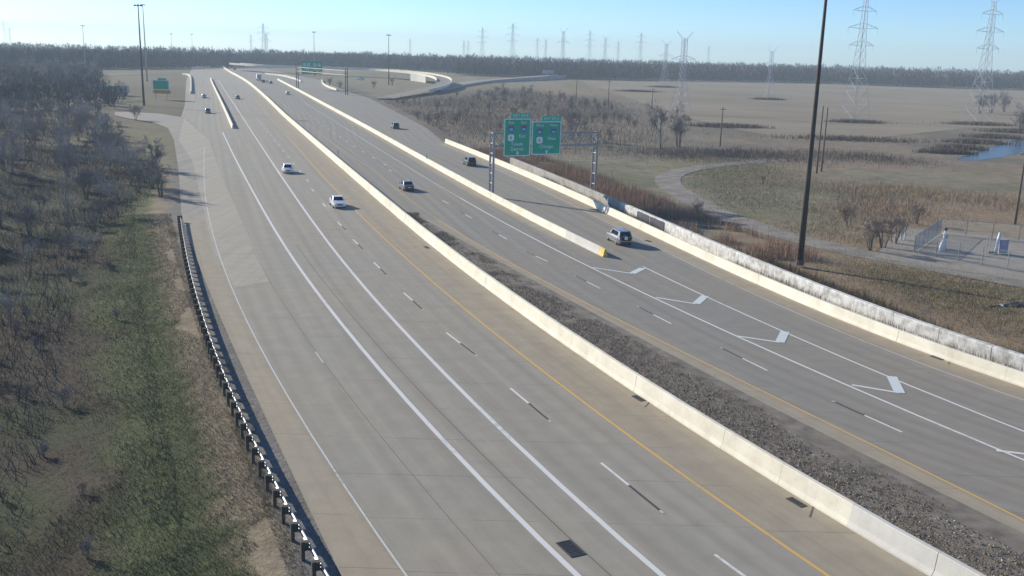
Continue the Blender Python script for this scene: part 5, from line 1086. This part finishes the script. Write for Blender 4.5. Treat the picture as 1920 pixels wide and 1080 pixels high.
# meadow tufts and scrub beyond the track
def patch_blades(name, poly, n, h0, h1, cols, seed, thr=0.42, wd=(0.04, 0.09), jit=2.5):
    r = np.random.default_rng(seed); P = np.array(poly); X = r.uniform(P[:, 0].min(), P[:, 0].max(), n * 2); Y = r.uniform(P[:, 1].min(), P[:, 1].max(), n * 2)
    k = fbm(X, Y, seed, 0.10, 4); m = in_poly(X, Y, P) & (k > thr); X, Y, k = X[m], Y[m], k[m]; n = len(X); X = X + r.normal(0, jit, n); Y = Y + r.normal(0, jit * 1.6, n); ok = right_dist(X, Y) > 3.2; X, Y, k = X[ok], Y[ok], k[ok]; n = len(X)
    blades(name, X, Y, r.uniform(h0, h1, n) * (0.4 + k), r.uniform(*wd, n), 0.5, palette(n, cols, r), seed)
TAN = [(0.27, 0.235, 0.165), (0.22, 0.205, 0.13), (0.175, 0.178, 0.105), (0.31, 0.265, 0.20)]; RUST = [(0.36, 0.245, 0.165), (0.40, 0.275, 0.18), (0.27, 0.195, 0.14), (0.33, 0.275, 0.18)]; DARK = [(0.16, 0.13, 0.105), (0.20, 0.16, 0.13), (0.12, 0.10, 0.085), (0.25, 0.20, 0.16)]
patch_blades('meadow_grass', DATA['meadow'], 26000, 0.1, 0.4, TAN, 51, 0.40)
patch_blades('rust_scrub', DATA['rust'], 20000, 0.2, 0.9, RUST, 52, 0.44)
patch_blades('dark_scrub', DATA['darkscrub'], 20000, 0.2, 1.1, DARK, 53, 0.44, (0.06, 0.13), 4.0)
patch_blades('brown_scrub', DATA['scrub_right'], 52000, 0.4, 1.5, [(0.30, 0.215, 0.165), (0.34, 0.25, 0.19), (0.23, 0.18, 0.145), (0.29, 0.25, 0.17)], 54, 0.42, (0.08, 0.18), 9.0)
patch_blades('bank_grass', DATA['near_bank'], 24000, 0.08, 0.35, [(0.18, 0.185, 0.08), (0.26, 0.225, 0.125), (0.31, 0.25, 0.165), (0.16, 0.145, 0.085)], 55, 0.38, (0.03, 0.06))
for i, (x, y, sx, sy) in enumerate(DATA['mounds']):
    r = np.random.default_rng(70 + i); n = 2500; X = x + r.normal(0, sx, n); Yy = y + r.normal(0, sy, n)
    blades('weed_clump', X, Yy, r.uniform(0.4, 1.6, n), r.uniform(0.12, 0.25, n), 0.5, palette(n, DARK, r), 80 + i)

# median stones
def stones():
    r = np.random.default_rng(61); n = 26000; Y = 25 + r.random(n) ** 1.6 * 108; u = r.random(n) ** 1.3
    A = C['median_wall'].off(Y, 0.95); wdt = C['gravel_edge'].x(Y) - A[:, 0]; X = A[:, 0] + u * wdt * 0.72; ok = wdt > 0.5; X, Y = X[ok], Y[ok]; n = len(X)
    base = np.array([(0, 0, 1), (.9, 0, .1), (.25, .85, .0), (-.75, .5, .15), (-.7, -.55, .0), (.3, -.9, .1), (0, 0, -.6)]); fc = np.array([(0, 1, 2), (0, 2, 3), (0, 3, 4), (0, 4, 5), (0, 5, 1), (6, 2, 1), (6, 3, 2), (6, 4, 3), (6, 5, 4), (6, 1, 5)])
    s = 0.022 + 0.075 * r.random(n) ** 2.5; an = r.uniform(0, 6.28, n); V = base[None] * (1 + r.uniform(-.3, .3, (n, 7, 1))) * s[:, None, None] * np.array((1, 0.8, 0.42)); c, sn = np.cos(an)[:, None], np.sin(an)[:, None]
    x = V[..., 0] * c - V[..., 1] * sn + X[:, None]; y = V[..., 0] * sn + V[..., 1] * c + Y[:, None]; z = V[..., 2] + 0.03 + 0.04 * r.random((n, 1))
    F = (fc[None] + (np.arange(n) * 7)[:, None, None]).reshape(-1, 3); cl = palette(n, [(0.31, 0.285, 0.255), (0.23, 0.205, 0.18), (0.42, 0.40, 0.365), (0.16, 0.145, 0.13), (0.27, 0.225, 0.18)], r)
    tag(link('median_stones', np_mesh('median_stones', np.stack([x, y, z], -1).reshape(-1, 3), F, M['stone'], np.repeat(cl, 7, axis=0))), kind='stuff')
stones()
r_ = np.random.default_rng(62); n = 34000; Y = 30 + r_.random(n) * 105; A = C['median_wall'].off(Y, 1.0); wdt = C['gravel_edge'].x(Y) - A[:, 0]; X = A[:, 0] + r_.random(n) * wdt * 0.85; m = (fbm(X, Y, 12, 0.16, 4) > 0.42) & (wdt > 0.6); X, Y = X[m], Y[m]; n = len(X)
blades('median_weeds', X, Y, r_.uniform(0.05, 0.28, n), r_.uniform(0.02, 0.05, n), 1.2, palette(n, [(0.22, 0.17, 0.125), (0.17, 0.135, 0.10), (0.27, 0.22, 0.16)], r_), 63, z=0.01)

# far woods: thousands of leafless crowns drawn as slivers, one mass each
def far_wood(name, n, fn, h0, h1, cols, seed, per=34):
    r = np.random.default_rng(seed); P = np.array([fn(r) for _ in range(n)]); H = r.uniform(h0, h1, n) * (0.74 + 0.34 * fbm(P[:, 0], P[:, 1], seed, 0.02, 3) + 0.22 * fbm(P[:, 0], P[:, 1], seed + 1, 0.006, 2))
    rad = H * r.uniform(0.22, 0.4, n); k = per
    th = r.uniform(0, 6.28, (n, k)); rr = np.sqrt(r.random((n, k))) * rad[:, None]; zz = H[:, None] * (0.12 + 0.80 * r.random((n, k)) * (1 - 0.35 * (rr / rad[:, None]) ** 2))
    X = P[:, 0, None] + rr * np.cos(th); Yy = P[:, 1, None] + rr * np.sin(th); l = H[:, None] * r.uniform(0.10, 0.24, (n, k)); wd = H[:, None] * r.uniform(0.02, 0.055, (n, k)); ang = r.uniform(0, 6.28, (n, k)); lx = np.cos(th) * l * 0.5; ly = np.sin(th) * l * 0.5
    V = np.zeros((n, k, 3, 3)); V[..., 0, :] = np.stack([X - np.cos(ang) * wd, Yy - np.sin(ang) * wd, zz - l * 0.5], -1); V[..., 1, :] = np.stack([X + np.cos(ang) * wd, Yy + np.sin(ang) * wd, zz - l * 0.5], -1); V[..., 2, :] = np.stack([X + lx, Yy + ly, zz + l * 0.7], -1)
    c = palette(n, cols, r, 0.25); c = np.repeat(c, k * 3, axis=0); N_ = n * k
    tag(link(name, np_mesh(name, V.reshape(-1, 3), np.arange(3 * N_).reshape(N_, 3), M['blade'], c)), kind='stuff')
SH = np.array(DATA['shade_wood'])
for i, (x, y) in enumerate(scatter(SH, 75, 19, 2.6)):
    k = [0, 1, 4, 2, 3][i % 5]; tree(k, x, y, random.uniform(0.9, 1.25), FORM[k] + ' at the outer edge of the near thicket', 'leafless trees in the left thicket')
for i, (x, y) in enumerate(scatter(DATA['near_left'], 12, 23, 4)):
    k = [3, 5, 2, 3][i % 4]; tree(k, x, y, random.uniform(0.15, 0.30), ['', '', 'upright thin', 'tangled dark', '', 'brown'][k] + ' low shrub on the shaded bank ' + ('beside the green strip' if left_dist(np.array([x]), np.array([y]))[0] < 13 else 'away from the green strip') + (', lower part' if y < 55 else ', middle part' if y < 75 else ', upper part'), 'low shrubs on the shaded left bank', 'bare_shrub', 'shrub')
def in_far(r):
    P = np.array(DATA['wood_left_far'])
    while True:
        x = r.uniform(P[:, 0].min(), P[:, 0].max()); y = r.uniform(P[:, 1].min(), P[:, 1].max())
        if in_poly(np.array([x]), np.array([y]), P)[0]: return (x, y)
def band(x0, x1, yf, depth): return lambda r: (lambda x: (x, yf(x) + r.random() ** 1.3 * depth))(r.uniform(x0, x1))
edge_r = lambda x: float(np.interp(x, [-50, 60, 150, 290, 345, 420, 700], [900, 870, 925, 980, 940, 930, 900]))
far_wood('far_woods', 5200, band(-60, 760, edge_r, 260), 11.0, 15.5, [(0.10, 0.088, 0.092), (0.12, 0.10, 0.10), (0.085, 0.085, 0.082)], 91)
edge_l = lambda x: float(np.interp(x, [-900, -500, -330, -290, -240, -50, 0], [620, 680, 760, 830, 1060, 1000, 960]))
far_wood('far_woods', 5200, band(-900, 0, edge_l, 330), 11.0, 15.0, [(0.08, 0.085, 0.08), (0.10, 0.092, 0.09), (0.07, 0.08, 0.072)], 92)
far_wood('far_woods', 3000, lambda r: (r.uniform(-1500, 1500), r.uniform(1250, 1750)), 12, 16.5, [(0.07, 0.085, 0.075), (0.09, 0.09, 0.085)], 93, 30)

far_wood('far_thicket', 1100, in_far, 4.0, 7.5, [(0.12, 0.11, 0.105), (0.15, 0.13, 0.12), (0.10, 0.10, 0.09)], 94, 36)

# ------------------------------------------------------------ haze
hz = MB().box((0, 1150, 25), (4800, 2800, 58)).mesh('haze', M['glass']); hz.materials.clear()
hm = bpy.data.materials.new('haze_air'); hm.use_nodes = True; t = hm.node_tree; t.nodes.clear(); out = t.nodes.new('ShaderNodeOutputMaterial'); pv = t.nodes.new('ShaderNodeVolumePrincipled')
pv.inputs['Color'].default_value = (0.72, 0.87, 1.0, 1); pv.inputs['Density'].default_value = HAZE; pv.inputs['Anisotropy'].default_value = 0.0
t.links.new(pv.outputs[0], out.inputs['Volume']); hz.materials.append(hm); link('haze', hz, kind='stuff')

# ------------------------------------------------------------ say which of several alike things one is by its depth in the scene
ORD = ['nearest', 'second nearest', 'third nearest', 'fourth nearest', 'fifth nearest', 'sixth nearest', 'seventh nearest', 'eighth nearest', 'ninth nearest', 'tenth nearest', 'eleventh nearest', 'twelfth nearest']
same = {}
for o in scene.objects:
    if o.parent is None and o.get('group') and o.get('label') and not o['label'].startswith('distant pylon'): same.setdefault(o['label'], []).append(o)
for lb, lst in same.items():
    if 1 < len(lst) <= len(ORD) and len(lb.split()) <= 14:
        for o, w_ in zip(sorted(lst, key=lambda q: q.location.y), ORD): o['label'] = lb + ', ' + w_
FL = ['leftmost', 'second from the left', 'third from the left', 'fourth from the left', 'fifth from the left', 'sixth from the left', 'seventh from the left', 'eighth from the left', 'ninth from the left', 'tenth from the left', 'eleventh from the left', 'twelfth from the left', 'thirteenth from the left', 'fourth from the right', 'fourth from the right', 'third from the right', 'second from the right', 'rightmost']
far_pylons = sorted([o for o in scene.objects if o.parent is None and str(o.get('label', '')).startswith('distant pylon')], key=lambda q: q.location.x / q.location.y)
for i, o in enumerate(far_pylons):
    n = len(far_pylons); w_ = FL[i] if i < 13 else ['rightmost', 'second from the right', 'third from the right', 'fourth from the right', 'fifth from the right'][n - 1 - i]
    o['label'] = 'small distant pylon behind the woods on the horizon, ' + w_
